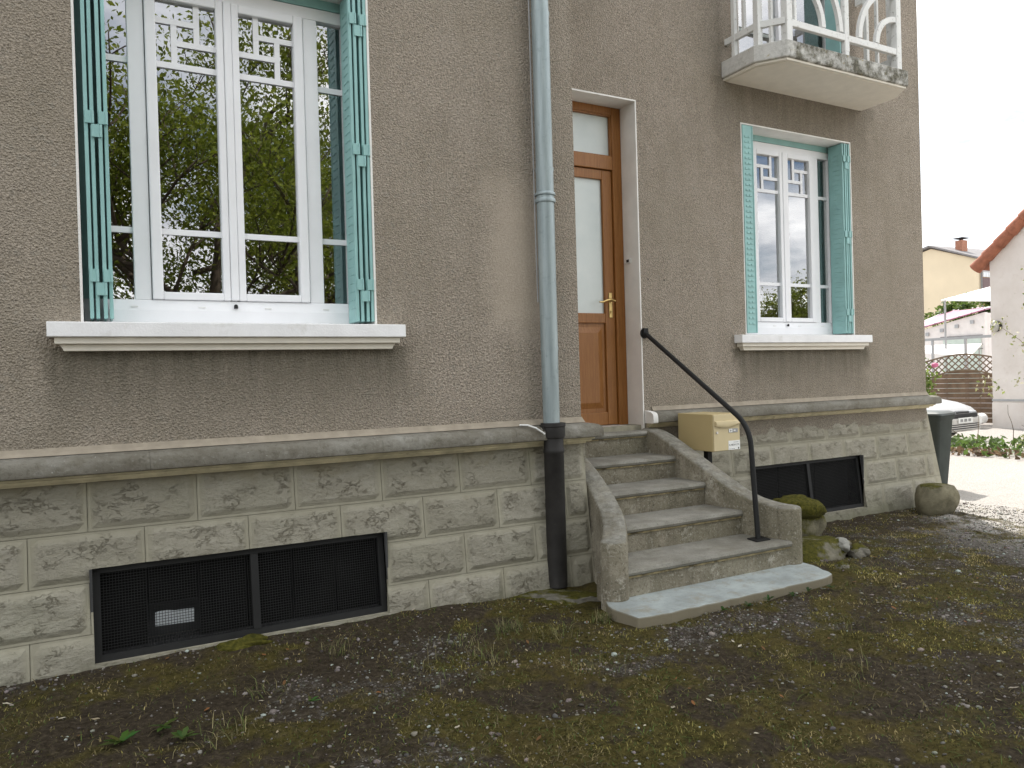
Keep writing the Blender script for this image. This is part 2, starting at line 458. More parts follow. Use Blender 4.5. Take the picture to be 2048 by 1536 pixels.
    def leafmat(name):
        t = NT(name)
        at = t.n('ShaderNodeAttribute', attribute_name='tint')
        t.fin(at.outputs['Color'], .55, spec=.3)
        tr = t.n('ShaderNodeBsdfTranslucent'); t.l(at.outputs['Color'], tr.inputs[0])
        mx = t.n('ShaderNodeMixShader'); mx.inputs[0].default_value = .5
        t.l(t.b.outputs[0], mx.inputs[1]); t.l(tr.outputs[0], mx.inputs[2])
        t.l(mx.outputs[0], t.t.nodes['Material Output'].inputs[0])
    leafmat('leaf_tint')
    simple('bark', (.09, .07, .05), .95, var=.4, scale=20, bump=.8, bscale=30)
    simple('twig', (.16, .12, .08), .9, var=.3)

    simple('bin_plastic', (.045, .052, .047), .8, spec=.15, var=.15, scale=5, bump=.1)
    simple('bin_lid', (.06, .07, .068), .5, var=.1)
    simple('car_paint', (.52, .53, .54), .25, var=.02, spec=.6)
    simple('car_trim', (.03, .03, .032), .6)
    simple('car_glass', (.03, .035, .04), .08, spec=.6)
    simple('bumper_plastic', (.55, .53, .5), .55)
    simple('headlight_glass', (.6, .62, .65), .12, spec=.7)
    simple('tyre', (.02, .02, .02), .85)
    simple('fence_wood', (.15, .10, .065), .85, var=.25, scale=6, bump=.3, bscale=30)
    simple('lattice_wood', (.17, .125, .085), .85, var=.2)
    t = NT('old_white_render')
    n1 = t.noise(1.1, 6, .65); n2 = t.noise(6, 6, .7)
    c = t.ramp(n1, [(.3, (.60, .55, .51)), (.65, (.72, .68, .65))])
    c = t.mix(t.ramp(n2, [(.58, 0.0), (.75, .5)]), c, (.48, .41, .35))
    t.fin(c, .9, t.bump(n2, .3, .01), spec=.15)
    simple('terracotta', (.30, .115, .068), .85, var=.35, scale=5, bump=.3, bscale=20)
    simple('yellow_render', (.68, .58, .42), .9, var=.06, scale=.6)
    simple('tan_render', (.45, .28, .16), .9, var=.06, scale=.6)
    simple('roof_slate', (.2, .19, .19), .8, var=.15)
    simple('brick_red', (.36, .17, .11), .9, var=.2, scale=9)
    simple('glass_block', (.62, .64, .66), .3, var=.05)
    simple('dark_red_panel', (.14, .09, .09), .6)
    simple('shed_white', (.72, .69, .67), .8, var=.06)
    simple('shed_green', (.5, .58, .53), .8, var=.06)
    simple('purple_sheet', (.25, .08, .14), .5, var=.1)
    simple('galvanised', (.36, .37, .38), .5, .4, var=.1)
    simple('white_canvas', (.8, .79, .77), .8, var=.03)
    simple('lamp_glass', (.45, .44, .4), .2)
    simple('rose_pink', (.6, .16, .28), .6)
    simple('concrete_lip', (.33, .335, .3), .92, var=.3, scale=8, bump=.6, bscale=40, dirt=((.12, .11, .08), 9, .55, .7))
    t = NT('balcony_face')
    n1 = t.noise(9, 7, .7); n2 = t.noise(30, 5, .7); P = t.sep(t.pos())
    c = t.ramp(n2, [(.3, (.5, .49, .46)), (.6, (.62, .61, .58))])
    right = t.ramp(t.math('SUBTRACT', P[0], 5.05), [(.0, 0.0), (.12, .32)])
    f = t.ramp(t.math('ADD', n1, right), [(.66, 0.0), (.9, 1.0)])
    c = t.mix(f, c, t.ramp(n2, [(.35, (.07, .065, .05)), (.65, (.2, .19, .15))]))
    c = t.mix(t.ramp(t.noise(22, 4), [(.66, 0.0), (.72, .7)]), c, (.34, .26, .09))
    t.fin(c, .95, t.bump(n1, .6, .02), spec=.15)
    t = NT('rail_paint')
    n1 = t.noise(30, 5, .7)
    c = t.ramp(t.noise(6, 4), [(.3, (.70, .70, .68)), (.7, (.78, .78, .76))])
    c = t.mix(t.ramp(n1, [(.59, 0.0), (.7, .7)]), c, (.2, .18, .15))
    t.fin(c, .85, t.bump(n1, .35, .006), spec=.2)
make_materials()

# ------------------------------------------------------------------ mesh helpers
ORG = {}
def reg(o, parent, org):
    COL.objects.link(o)
    if parent: o.parent = parent
    ORG[o.name] = org
    return o
def tag(o, label=None, cat=None, group=None, kind=None):
    if label: o['label'] = label
    if cat: o['category'] = cat
    if group: o['group'] = group
    if kind: o['kind'] = kind
    return o
def empty(name, loc=(0, 0, 0), rot=(0, 0, 0), parent=None, world=True, label=None, cat=None, group=None):
    """world=True: children are given in world coordinates; else in local ones."""
    o = bpy.data.objects.new(name, None)
    o.empty_display_size = .1
    po = Vector(ORG[parent.name]) if parent else Vector((0, 0, 0))
    o.location = Vector(loc) - po if world else Vector(loc)
    o.rotation_euler = rot
    reg(o, parent, Vector(loc) if world else Vector((0, 0, 0)))
    return tag(o, label, cat, group)

class MB:
    def __init__(s): s.v, s.f = [], []
    def add(s, vs, fs):
        b = len(s.v)
        s.v += [tuple(p) for p in vs]
        s.f += [tuple(b + i for i in q) for q in fs]
        return s
    def box(s, x0, x1, y0, y1, z0, z1):
        v = [(x, y, z) for z in (z0, z1) for y in (y0, y1) for x in (x0, x1)]
        return s.add(v, [(0, 2, 3, 1), (4, 5, 7, 6), (0, 1, 5, 4), (2, 6, 7, 3), (0, 4, 6, 2), (1, 3, 7, 5)])
    def quad(s, a, b, c, d): return s.add([a, b, c, d], [(0, 1, 2, 3)])
    def prism(s, poly, fn0, fn1):
        n = len(poly)
        v = [fn0(p) for p in poly] + [fn1(p) for p in poly]
        f = [tuple(range(n - 1, -1, -1)), tuple(range(n, 2 * n))]
        f += [(i, (i + 1) % n, n + (i + 1) % n, n + i) for i in range(n)]
        return s.add(v, f)
    def prism_z(s, poly, z0, z1): return s.prism(poly, lambda p: (p[0], p[1], z0), lambda p: (p[0], p[1], z1))
    def prism_y(s, poly, y0, y1): return s.prism(poly, lambda p: (p[0], y0, p[1]), lambda p: (p[0], y1, p[1]))
    def prism_x(s, poly, x0, x1): return s.prism(poly, lambda p: (x0, p[0], p[1]), lambda p: (x1, p[0], p[1]))
    def tube(s, path, r, n=10, caps=True):
        path = [Vector(p) for p in path]
        rs = r if isinstance(r, (list, tuple)) else [r] * len(path)
        t0 = (path[1] - path[0]).normalized()
        up = Vector((0, 0, 1)) if abs(t0.z) < .9 else Vector((1, 0, 0))
        a = t0.cross(up).normalized()
        rings = []
        for i, p in enumerate(path):
            if i == 0: t = t0
            elif i == len(path) - 1: t = (path[-1] - path[-2]).normalized()
            else: t = ((path[i + 1] - p).normalized() + (p - path[i - 1]).normalized()).normalized()
            a = (a - t * a.dot(t)).normalized()
            b = t.cross(a)
            rings.append([p + (a * math.cos(2 * math.pi * k / n) + b * math.sin(2 * math.pi * k / n)) * rs[i] for k in range(n)])
        v = [q for rg in rings for q in rg]
        f = []
        for i in range(len(path) - 1):
            for k in range(n):
                k2 = (k + 1) % n
                f.append((i * n + k, i * n + k2, (i + 1) * n + k2, (i + 1) * n + k))
        if caps:
            f.append(tuple(range(n - 1, -1, -1)))
            f.append(tuple((len(path) - 1) * n + k for k in range(n)))
        return s.add(v, f)
    def lathe(s, prof, c=(0, 0, 0), n=20):
        v = [(c[0] + r * math.cos(2 * math.pi * k / n), c[1] + r * math.sin(2 * math.pi * k / n), c[2] + z) for r, z in prof for k in range(n)]
        f = []
        for i in range(len(prof) - 1):
            for k in range(n):
                k2 = (k + 1) % n
                f.append((i * n + k, i * n + k2, (i + 1) * n + k2, (i + 1) * n + k))
        f.append(tuple(range(n - 1, -1, -1)))
        f.append(tuple((len(prof) - 1) * n + k for k in range(n)))
        return s.add(v, f)
    def build(s, name, mat, parent=None, smooth=False, bevel=0, seg=2, label=None, cat=None, kind=None, group=None):
        org = Vector(ORG[parent.name]) if parent else Vector((0, 0, 0))
        me = bpy.data.meshes.new(name)
        me.from_pydata([tuple(Vector(p) - org) for p in s.v], [], s.f)
        bm = bmesh.new(); bm.from_mesh(me)
        bmesh.ops.recalc_face_normals(bm, faces=bm.faces)
        bm.to_mesh(me); bm.free()
        me.materials.append(MATS[mat])
        if smooth:
            me.polygons.foreach_set('use_smooth', [True] * len(me.polygons))
            if smooth == 'auto': me.set_sharp_from_angle(angle=math.radians(40))
        o = bpy.data.objects.new(name, me)
        reg(o, parent, org)
        if bevel:
            md = o.modifiers.new('edge', 'BEVEL'); md.width = bevel; md.segments = seg; md.limit_method = 'ANGLE'
            md.angle_limit = math.radians(40)
        return tag(o, label, cat, group, kind)

def np_mesh(name, V, T, mat, parent=None, tint=None, smooth=False, attr='tint', **kw):
    """V (n,3), T (m,3|4) arrays; tint (n,3) point colours."""
    org = np.array(ORG[parent.name]) if parent else np.zeros(3)
    me = bpy.data.meshes.new(name)
    V = (np.asarray(V, np.float64) - org).astype(np.float32)
    k = T.shape[1]
    me.vertices.add(len(V)); me.vertices.foreach_set('co', V.ravel())
    me.loops.add(T.size); me.loops.foreach_set('vertex_index', T.ravel().astype(np.int32))
    me.polygons.add(len(T))
    me.polygons.foreach_set('loop_start', np.arange(0, T.size, k, dtype=np.int32))
    if smooth: me.polygons.foreach_set('use_smooth', np.ones(len(T), bool))
    me.update(calc_edges=True)
    if tint is not None:
        ca = me.color_attributes.new(attr, 'FLOAT_COLOR', 'POINT')
        col = np.ones((len(V), 4), np.float32); col[:, :3] = tint
        ca.data.foreach_set('color', col.ravel())
    me.materials.append(MATS[mat])
    o = bpy.data.objects.new(name, me)
    reg(o, parent, Vector(org))
    return tag(o, **kw)

def rock_mesh(rad, seed, lvl=3, rough=.18, squash=1.0, flat=0):
    """a lumpy stone: displaced icosphere; returns verts (np), tris"""
    bm = bmesh.new()
    bmesh.ops.create_icosphere(bm, subdivisions=lvl, radius=1)
    V = np.array([v.co[:] for v in bm.verts]); T = np.array([[v.index for v in f.verts] for f in bm.faces])
    bm.free()
    n = fbm(V[:, 0] * 1.3 + seed * 3.1 + V[:, 2], V[:, 1] * 1.3 + V[:, 2] * .7 + seed, 4, seed)
    n2 = fbm(V[:, 0] * 5 + seed + V[:, 2] * 3, V[:, 1] * 5 - V[:, 2] * 4, 3, seed + 5)
    V = V * (1 + (n - .5) * rough * 4 + (n2 - .5) * rough)[:, None]
    if flat: V[:, 2] = np.where(V[:, 2] > flat, flat + (V[:, 2] - flat) * .15, V[:, 2])
    return V * np.array(rad), T

# ------------------------------------------------------------------ ground
R = 0.83
def gz(x, y):
    x = np.asarray(x, float); y = np.asarray(y, float)
    z = -.10 * sstep(4.1, 5.8, x)
    z = z + (fbm(x * 1.1, y * 1.1, 3, 3) - .5) * .05 * sstep(-.05, -.6, y) + (fbm(x * 5, y * 5, 4, 9) - .5) * .035 + (fbm(x * 11, y * 11, 3, 19) - .5) * .022
    z = z + .03 * sstep(-.5, -.1, y) * sstep(2.4, 1.5, x)
    z = z + .022 * np.exp(-((y + 1.12) / .12) ** 2) * sstep(2.3, 2.6, x) * sstep(4.2, 3.9, x)
    near = sstep(14, 9, np.hypot(x - 3, y + 1))
    return np.where(near > 0, z * near - .1 * (1 - near), -.1)
def cover(x, y):
    """moss and gravel shares"""
    n = fbm(x * 1.15 + 5, y * 1.15, 4, 21); n2 = fbm(x * 1.5, y * 1.5 + 9, 4, 33)
    drive = sstep(-.25, .55, (x - 6.2) * .55 - (y + .6) * .55 + (n - .5) * 1.6)   # towards the lit drive
    fr = sstep(-1.6, -2.6, y) * sstep(2.2, 4.2, x)
    g = np.clip(sstep(.56, .76, n2) * .45 + drive * .75 + fr * .28, 0, 1)
    spot = np.exp(-(((x - 2.55) / .5) ** 2 + ((y + 1.25) / .22) ** 2))            # grit before the slab
    g = np.clip(g + spot * .8, 0, 1)
    m = np.clip(sstep(.30, .55, n) * sstep(-.02, -.3, y - .1 * sstep(4, 6, x)) + .42, 0, 1)
    m = m * (1 - .8 * np.exp(-(((x - .3) / .8) ** 2 + ((y + .75) / .28) ** 2)))
    m = m * (1 - .42 * sstep(2.0, -.8, x + (n - .5) * 2.5))  # less moss at left: barer soil, with tree shade put into the cover
    m = m * (1 - .75 * sstep(3.0, 1.6, x) * sstep(.56, .70, fbm(x * 2.1, y * 2.1 + 4, 4, 88)))
    c1 = fbm(x * 5.5 + 2, y * 5.5, 4, 101); c2 = fbm(x * 9 + 7, y * 9, 3, 131)
    m = np.clip(m * (.35 + .95 * sstep(.38, .58, c1)) * (.6 + .5 * sstep(.35, .6, c2)), 0, 1)
    g = np.clip(g * (.45 + 1.0 * sstep(.62, .42, c1)) + .22 * sstep(.56, .66, c2), 0, 1)
    far = sstep(9, 12, np.hypot(x - 3, y + 1))
    g = g * (1 - far) + far
    g = np.where(x > 7.6, np.maximum(g, .9), g)
    return np.clip(m * (1 - far), 0, 1), g
def pale_gravel(x, y):  # share of paler gravel, rising to the right
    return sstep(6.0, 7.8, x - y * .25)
def build_ground():
    xs = np.concatenate([[-400, -150, -60, -25, -12, -7, -4.5], np.arange(-3, 8.5, .035), [8.7, 9, 9.5, 10, 11, 12, 13, 14.5, 16, 18, 21, 25, 32, 45, 70, 120, 250, 500]])
    ys = np.concatenate([[-400, -150, -60, -25, -12, -8, -6, -5], np.arange(-4.3, 1.2, .035), [1.4, 1.8, 2.4, 3, 4, 5, 6, 8, 11, 15, 22, 35, 60, 120, 250, 500]])
    X, Y = np.meshgrid(xs, ys)
    x, y = X.ravel(), Y.ravel()
    z = gz(x, y)
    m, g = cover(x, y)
    nx, ny = len(xs), len(ys)
    i = np.arange((ny - 1) * nx).reshape(ny - 1, nx)[:, :-1].ravel()
    T = np.stack([i, i + 1, i + nx + 1, i + nx], 1)
    np_mesh('ground', np.stack([x, y, z], 1), T, 'ground_soil', tint=np.stack([m, g, pale_gravel(x, y)], 1), attr='cover', smooth=True, kind='structure')
build_ground()

# ------------------------------------------------------------------ house
house = empty('house', (2.0, .5, 0), label='grey-brown roughcast house with stone plinth, white windows and turquoise shutters', cat='house')
XL, XR = .555, 5.972             # window centres
OW = .772                        # half opening
ZS, ZT = 1.75, 3.73              # opening sill and head
WX0, WX1, WH = -5.0, 7.91, 8.6   # house ends and wall top
CX = 2.77                        # corner of the projecting block
DX0, DX1, DZ0, DZ1 = 2.98, 3.978, .93, 3.754
BW0, BW1, BZ0, BZ1 = 5.20, 6.744, 4.26, 6.45   # balcony door opening

def wall_sheet(name, x0, x1, z0, z1, holes, y, th=.3):
    """render wall facing -Y with rectangular holes, front and back faces"""
    xs = sorted(set([x0, x1] + [h[0] for h in holes] + [h[1] for h in holes]))
    zs = sorted(set([z0, z1] + [h[2] for h in holes] + [h[3] for h in holes]))
    mb = MB()
    for a, b in zip(xs, xs[1:]):
        for c, d in zip(zs, zs[1:]):
            mx, mz = (a + b) / 2, (c + d) / 2
            if any(h[0] < mx < h[1] and h[2] < mz < h[3] for h in holes): continue
            mb.quad((a, y, c), (b, y, c), (b, y, d), (a, y, d))
            mb.quad((a, y + th, c), (a, y + th, d), (b, y + th, d), (b, y + th, c))
    o = mb.build(name, 'roughcast', house)
    return o
def build_walls():
    wl = wall_sheet('wall', WX0, CX, .95, WH, [(XL - OW, XL + OW, ZS, ZT)], 0.0)
    wr = wall_sheet('wall', CX, WX1, .90, WH, [(DX0, DX1, .80, DZ1), (XR - OW, XR + OW, ZS, ZT), (BW0, BW1, BZ0, BZ1)], R)
    m = MB(); m.quad((CX, 0, .95), (CX, R, .95), (CX, R, WH), (CX, 0, WH)); m.build('wall', 'roughcast', house)
    m = MB(); m.box(WX1 - .3, WX1, R + .001, 9.5, -.3, WH); m.build('wall', 'roughcast', house)
    m = MB(); m.box(WX0, WX1 - .3, 9.2, 9.5, -.3, WH); m.build('wall', 'roughcast', house)
    m = MB(); m.box(WX0 - .3, WX0, 0.001, 9.5, -.3, WH); m.build('wall', 'roughcast', house)
    m = MB(); m.box(WX0, WX1 - .31, R + .35, 9.19, 4.0, 4.2); m.build('interior_floor', 'interior', house)
    # hipped roof
    m = MB()
    e = .35; z = WH
    m.add([(WX0 - e, -e, z), (WX1 + e, -e, z), (WX1 + e, 9.5 + e, z), (WX0 - e, 9.5 + e, z), (WX0 + 4.2, 4.7, z + 3), (WX1 - 4.2, 4.7, z + 3)],
          [(0, 1, 5, 4), (1, 2, 5), (2, 3, 4, 5), (3, 0, 4), (0, 3, 2, 1)])
    m.build('roof', 'terracotta', house)
    # painted reveals
    def reveal(x0, x1, z0, z1, y, d, mat='reveal_paint', bottom=False):
        t = .012; q = MB()
        q.box(x0, x0 + t, y - .002, y + d, z0, z1)
        q.box(x1 - t, x1, y - .002, y + d, z0, z1)
        q.box(x0 + t, x1 - t, y - .002, y + d, z1 - t, z1)
        if bottom: q.box(x0 + t, x1 - t, y, y + d, z0 - t, z0)
        q.build('reveal', mat, house)
    reveal(XL - OW, XL + OW, ZS, ZT, 0, .34)
    reveal(XR - OW, XR + OW, ZS, ZT, R, .34)
    reveal(DX0, DX1, DZ0, DZ1, R, .30)
    reveal(BW0, BW1, BZ0, BZ1, R, .30)
    # two empty screw holes beside the door
    for x in (4.06, 4.237):
        m = MB(); m.box(x - .004, x + .004, R - .004, R + .01, 2.215, 2.23); m.build('wall_plug', 'cast_iron', house)
build_walls()

# plinth ---------------------------------------------------------------
def yb(z): return -.011 - (.694 - z) * .1165      # battered face, relative to wall plane
GL = (-.205, 1.32, .045, .513)
GR = (5.185, 6.735, -.015, .513)
def stone(x0, x1, z0, z1, yoff, parent, hole=None, seed=0, xbat=0):
    g = .0016
    x0 += g; x1 -= g; z0 += g; z1 -= g
    m = min(.0125, (x1 - x0) * .2)
    def line(a, b, n, extra):
        c = [a, a + m] + list(np.linspace(a + m, b - m, n + 2)[1:-1]) + [b - m, b]
        for e in extra:
            if a + .01 < e < b - .01: 
                c = [q for q in c if abs(q - e) > .012 or q in (a, b)] + [e]
        return sorted(c)
    xs = line(x0, x1, max(2, int((x1 - x0) / .032)), hole[:2] if hole else [])
    zs = line(z0, z1, 7, hole[2:] if hole else [])
    nx, nz = len(xs), len(zs)
    V, M, F = [], [], []
    for j, z in enumerate(zs):
        for i, x in enumerate(xs):
            edge = i in (0, 1, nx - 2, nx - 1) or j in (0, 1, nz - 2, nz - 1)
            y = yb(z) + yoff
            if not edge:
                y -= .001 + .024 * max(0.0, float(fbm(x * 8 + seed * 3.7 + z * 5, z * 13 + seed * 1.3, 3, seed)) - .36)
            xx = x
            if xbat and i == nx - 1: xx = x + (.9 - z) * .1165
            V.append((xx, y, z)); M.append(1.0 if edge else 0.0)
    def inside(i, j):
        if not hole: return False
        cx, cz = (xs[i] + xs[i + 1]) / 2, (zs[j] + zs[j + 1]) / 2
        return hole[0] < cx < hole[1] and hole[2] < cz < hole[3]
    for j in range(nz - 1):
        for i in range(nx - 1):
            if inside(i, j): continue
            F.append((j * nx + i, j * nx + i + 1, (j + 1) * nx + i + 1, (j + 1) * nx + i))
    if not F: return
    ring = [i for i in range(nx)] + [j * nx + nx - 1 for j in range(1, nz)] + [(nz - 1) * nx + i for i in range(nx - 2, -1, -1)] + [j * nx for j in range(nz - 2, 0, -1)]
    b = len(V)
    for k in ring:
        V.append((V[k][0], V[k][1] + .03, V[k][2])); M.append(1.0)
    n = len(ring)
    used = set(q for f in F for q in f)
    for k in range(n):
        a, c = ring[k], ring[(k + 1) % n]
        if a in used and c in used: F.append((c, a, b + k, b + (k + 1) % n))
    org = Vector(ORG[parent.name])
    me = bpy.data.meshes.new('stone_block')
    me.from_pydata([tuple(Vector(p) - org) for p in V], [], F)
    at = me.attributes.new('margin', 'FLOAT', 'POINT')
    at.data.foreach_set('value', M)
    me.materials.append(MATS['plinth_stone'])
    me.polygons.foreach_set('use_smooth', [True] * len(me.polygons))
    me.set_sharp_from_angle(angle=math.radians(50))
    reg(bpy.data.objects.new('stone_block', me), parent, org)
def build_plinth():
    rows = [(.694, .962), (.445, .694), (.196, .445), (-.16, .196)]
    for yoff, xa, xb_, G, off in ((0, -3.0, CX + .02, GL, (-.217, .038, -.217, .038)), (R, 4.0, 7.94, GR, (5.751, 5.475, 5.751, 5.475))):
        # core behind the joints, as a battered slab with the grille opening left free
        m = MB()
        def slab(x0, x1, z0, z1):
            m.add([(x0, yoff + yb(z0) + .008, z0), (x1, yoff + yb(z0) + .008, z0), (x1, yoff + yb(z1) + .008, z1), (x0, yoff + yb(z1) + .008, z1),
                   (x0, yoff + .3, z0), (x1, yoff + .3, z0), (x1, yoff + .3, z1), (x0, yoff + .3, z1)],
                  [(0, 1, 2, 3), (4, 7, 6, 5), (0, 4, 5, 1), (3, 2, 6, 7), (0, 3, 7, 4), (1, 5, 6, 2)])
        lo, hi = xa - 2, xb_
        slab(lo, G[0], -.3, .97); slab(G[1], hi, -.3, .97); slab(G[0], G[1], G[3], .97); slab(G[0], G[1], -.3, G[2])
        pl = m.build('plinth', 'mortar', house)
        s = 0
        for k, (z0, z1) in enumerate(rows):
            x = off[k]
            while x > xa: x -= .514
            js = []
            while x < xb_ + .5: js.append(x); x += .514
            for a, b in zip(js, js[1:]):
                a2, b2 = max(a, xa), min(b, xb_)
                if b2 - a2 < .06: continue
                s += 1
                hole = G if (a2 < G[1] and b2 > G[0] and z0 < G[3] and z1 > G[2]) else None
                if hole and a2 >= G[0] and b2 <= G[1] and z0 >= G[2] and z1 <= G[3]: continue
                stone(a2, b2, z0, z1, yoff, pl, hole, s + (50 if yoff else 0), xbat=(yoff > 0 and b2 > 7.9))
    # end of the projecting block and the sunlit end wall of the house
    m = MB(); m.box(CX - .2, CX + .06, .05, R + .1, -.2, .962); m.build('plinth_return', 'plinth_stone', house)
    m = MB()
    m.add([(7.94 + 1.05 * .1165, R + yb(-.15) + .02, -.15), (7.94 + 1.05 * .1165, 9.5, -.15), (7.94, 9.5, .95), (7.94, R + yb(.95) + .02, .95),
           (7.6, R + .05, -.15), (7.6, 9.5, -.15), (7.6, 9.5, .95), (7.6, R + .05, .95)],
          [(0, 1, 2, 3), (4, 7, 6, 5), (3, 2, 6, 7), (0, 3, 7, 4), (1, 5, 6, 2), (0, 4, 5, 1)])
    m.build('plinth_return', 'plinth_stone', house)
build_plinth()

def sweep(path, prof):
    """profile (offset outwards to the right of the path, z) swept along a plan polyline with mitres"""
    P = [Vector((a, b)) for a, b in path]
    N = []
    for i in range(len(P)):
        ds = []
        if i > 0: ds.append((P[i] - P[i - 1]).normalized())
        if i < len(P) - 1: ds.append((P[i + 1] - P[i]).normalized())
        ns = [Vector((d.y, -d.x)) for d in ds]
        if len(ns) == 1: N.append(ns[0])
        else:
            b = (ns[0] + ns[1]).normalized(); N.append(b / max(.3, b.dot(ns[0])))
    mb = MB(); k = len(prof)
    V = [(P[i].x + N[i].x * o, P[i].y + N[i].y * o, z) for i in range(len(P)) for o, z in prof]
    F = []
    for i in range(len(P) - 1):
        for j in range(k):
            j2 = (j + 1) % k
            F.append((i * k + j, i * k + j2, (i + 1) * k + j2, (i + 1) * k + j))
    F.append(tuple(range(k))); F.append(tuple((len(P) - 1) * k + j for j in range(k)))
    return mb.add(V, F)
LEDGE = [(-.05, 1.092), (.05, 1.082), (.083, 1.074), (.100, 1.062), (.108, 1.045), (.110, 1.002), (.107, .993), (.099, .989), (-.05, .988)]
MOULD = [(-.05, .9875), (.066, .9875), (.066, .976), (.05, .972), (.048, .960), (.022, .957), (.02, .945), (-.05, .945)]
FILLET = [(-.02, 1.0885), (.022, 1.0885), (.012, 1.105), (.004, 1.125), (-.02, 1.127)]
def build_ledge():
    js = [WX0, -2.40, -1.165, .07, 1.304, 2.2]
    J = .0006
    for a, b in zip(js, js[1:]):
        sweep([(a + J, 0), (b - J, 0)], LEDGE).build('ledge_stone', 'ledge_stone', house, smooth='auto')
    sweep([(2.2 + J, 0), (CX, 0), (CX, R - .12)], LEDGE).build('ledge_stone', 'ledge_stone', house, smooth='auto')
    sweep([(WX0, 0), (CX, 0), (CX, R - .13)], MOULD).build('ledge_moulding', 'ledge_moulding', house)
    sweep([(WX0, 0), (CX, 0), (CX, R - .05)], FILLET).build('cement_fillet', 'cement_fillet', house)
    js = [4.037, 5.3, 6.5]
    for a, b in zip(js, js[1:]):
        sweep([(a + J, R), (b - J, R)], LEDGE).build('ledge_stone', 'ledge_stone', house, smooth='auto')
    sweep([(6.5 + J, R), (WX1, R), (WX1, 3.2)], LEDGE).build('ledge_stone', 'ledge_stone', house, smooth='auto')
    sweep([(3.985, R), (4.036, R)], [(o * 1.06, z + (.004 if z > 1.03 else -.004)) for o, z in LEDGE]).build('ledge_end', 'reveal_paint', house, smooth='auto')
    sweep([(4.0, R), (WX1, R), (WX1, 3.2)], MOULD).build('ledge_moulding', 'ledge_moulding', house)
    sweep([(4.06, R), (WX1, R), (WX1, 3.2)], FILLET).build('cement_fillet', 'cement_fillet', house)
build_ledge()

# cellar grilles --------------------------------------------------------
def build_grille(G, yo, planks, patch):
    x0, x1, z0, z1 = G
    w = empty('cellar_grille', ((x0 + x1) / 2, yo, z0), parent=house)
    def yy(z): return yo + yb(z) + .03
    m = MB(); t = .034
    def bar(xa, xb, za, zb, d0=0, d1=.03):
        m.add([(xa, yy(za) + d0, za), (xb, yy(za) + d0, za), (xb, yy(zb) + d0, zb), (xa, yy(zb) + d0, zb),
               (xa, yy(za) + d1, za), (xb, yy(za) + d1, za), (xb, yy(zb) + d1, zb), (xa, yy(zb) + d1, zb)],
              [(0, 1, 2, 3), (4, 7, 6, 5), (0, 4, 5, 1), (3, 2, 6, 7), (0, 3, 7, 4), (1, 5, 6, 2)])
    bar(x0, x1, z1 - t, z1); bar(x0, x1, z0, z0 + t); bar(x0, x0 + t, z0 + t, z1 - t); bar(x1 - t, x1, z0 + t, z1 - t)
    m.build('frame', 'black_iron', w)
    m = MB(); xm = (x0 + x1) / 2 + .02
    bar(xm - .02, xm + .02, z0 + t, z1 - t, -.006, .03)
    m.build('mullion', 'black_iron', w)
    # wire mesh
    m = MB(); p = .014; r = .0011
    x = x0 + t
    while x < x1 - t:
        bar(x - r, x + r, z0 + t, z1 - t, .012, .014); x += p
    z = z0 + t
    while z < z1 - t:
        bar(x0 + t, x1 - t, z - r, z + r, .014, .016); z += p
    m.build('wire_mesh', 'black_iron', w, kind='stuff')
    # boards closing the cellar behind
    n = planks; ws = (x1 - x0) / n
    for i in range(n):
        if patch and i == 1: zb = z0 + .21
        elif i == 0: zb = z0 + .002
        else: zb = z0
        m = MB(); m.box(x0 + i * ws + .006, x0 + (i + 1) * ws - .006, yo + .11 + .012 * (i % 2), yo + .13 + .012 * (i % 2), zb, z1 - .001)
        m.build('board', 'dark_boards', w)
    if patch:
        rr = random.Random(3)
        top = [(x0 + ws * 1.0 + k * ws / 8, z0 + .178 + rr.uniform(-.012, .012) - (.012 if k in (4, 5) else 0)) for k in range(1, 8)]
        poly = [(x0 + ws * 1.12, z0 + .10), (x0 + ws * 1.87, z0 + .094)] + top[::-1]  # pale jagged-topped patch just behind the wire
        m = MB(); m.prism_y(poly, yo + .072, yo + .076); m.build('pale_patch', 'pale_patch', w, label='pale card seen behind the wire')
    m = MB(); m.box(x0 - .02, x1 + .02, yo + .24, yo + .26, z0 - .05, z1 + .05); m.build('back_panel', 'interior', w)
    # jambs
    m = MB()
    m.box(x0 - .012, x0, yo + yb(z0) + .03, yo + .235, z0, z1); m.box(x1, x1 + .012, yo + yb(z0) + .03, yo + .235, z0, z1)
    m.box(x0, x1, yo + .0, yo + .24, z1, z1 + .012)
    m.box(x0, x1, yo + yb(0) + .052, yo + .235, z0 - .05, z0 + .0005)
    m.build('jamb', 'interior', w)
    m = MB()
    m.add([(x0 - .02, yo + yb(0) - .012, -.16), (x1 + .02, yo + yb(0) - .012, -.16), (x1 + .02, yo + yb(0) - .004, z0 - .02), (x0 - .02, yo + yb(0) - .004, z0 - .02),
           (x0 - .02, yo + yb(0) + .05, z0 + .001), (x1 + .02, yo + yb(0) + .05, z0 + .001), (x0 - .02, yo + yb(0) + .05, -.16), (x1 + .02, yo + yb(0) + .05, -.16)],
          [(0, 1, 2, 3), (3, 2, 5, 4), (0, 3, 4, 6), (1, 7, 5, 2), (6, 4, 5, 7)])
    m.build('sill', 'concrete_lip', w, bevel=.006)
build_grille(GL, 0, 6, True)
build_grille(GR, R, 6, False)

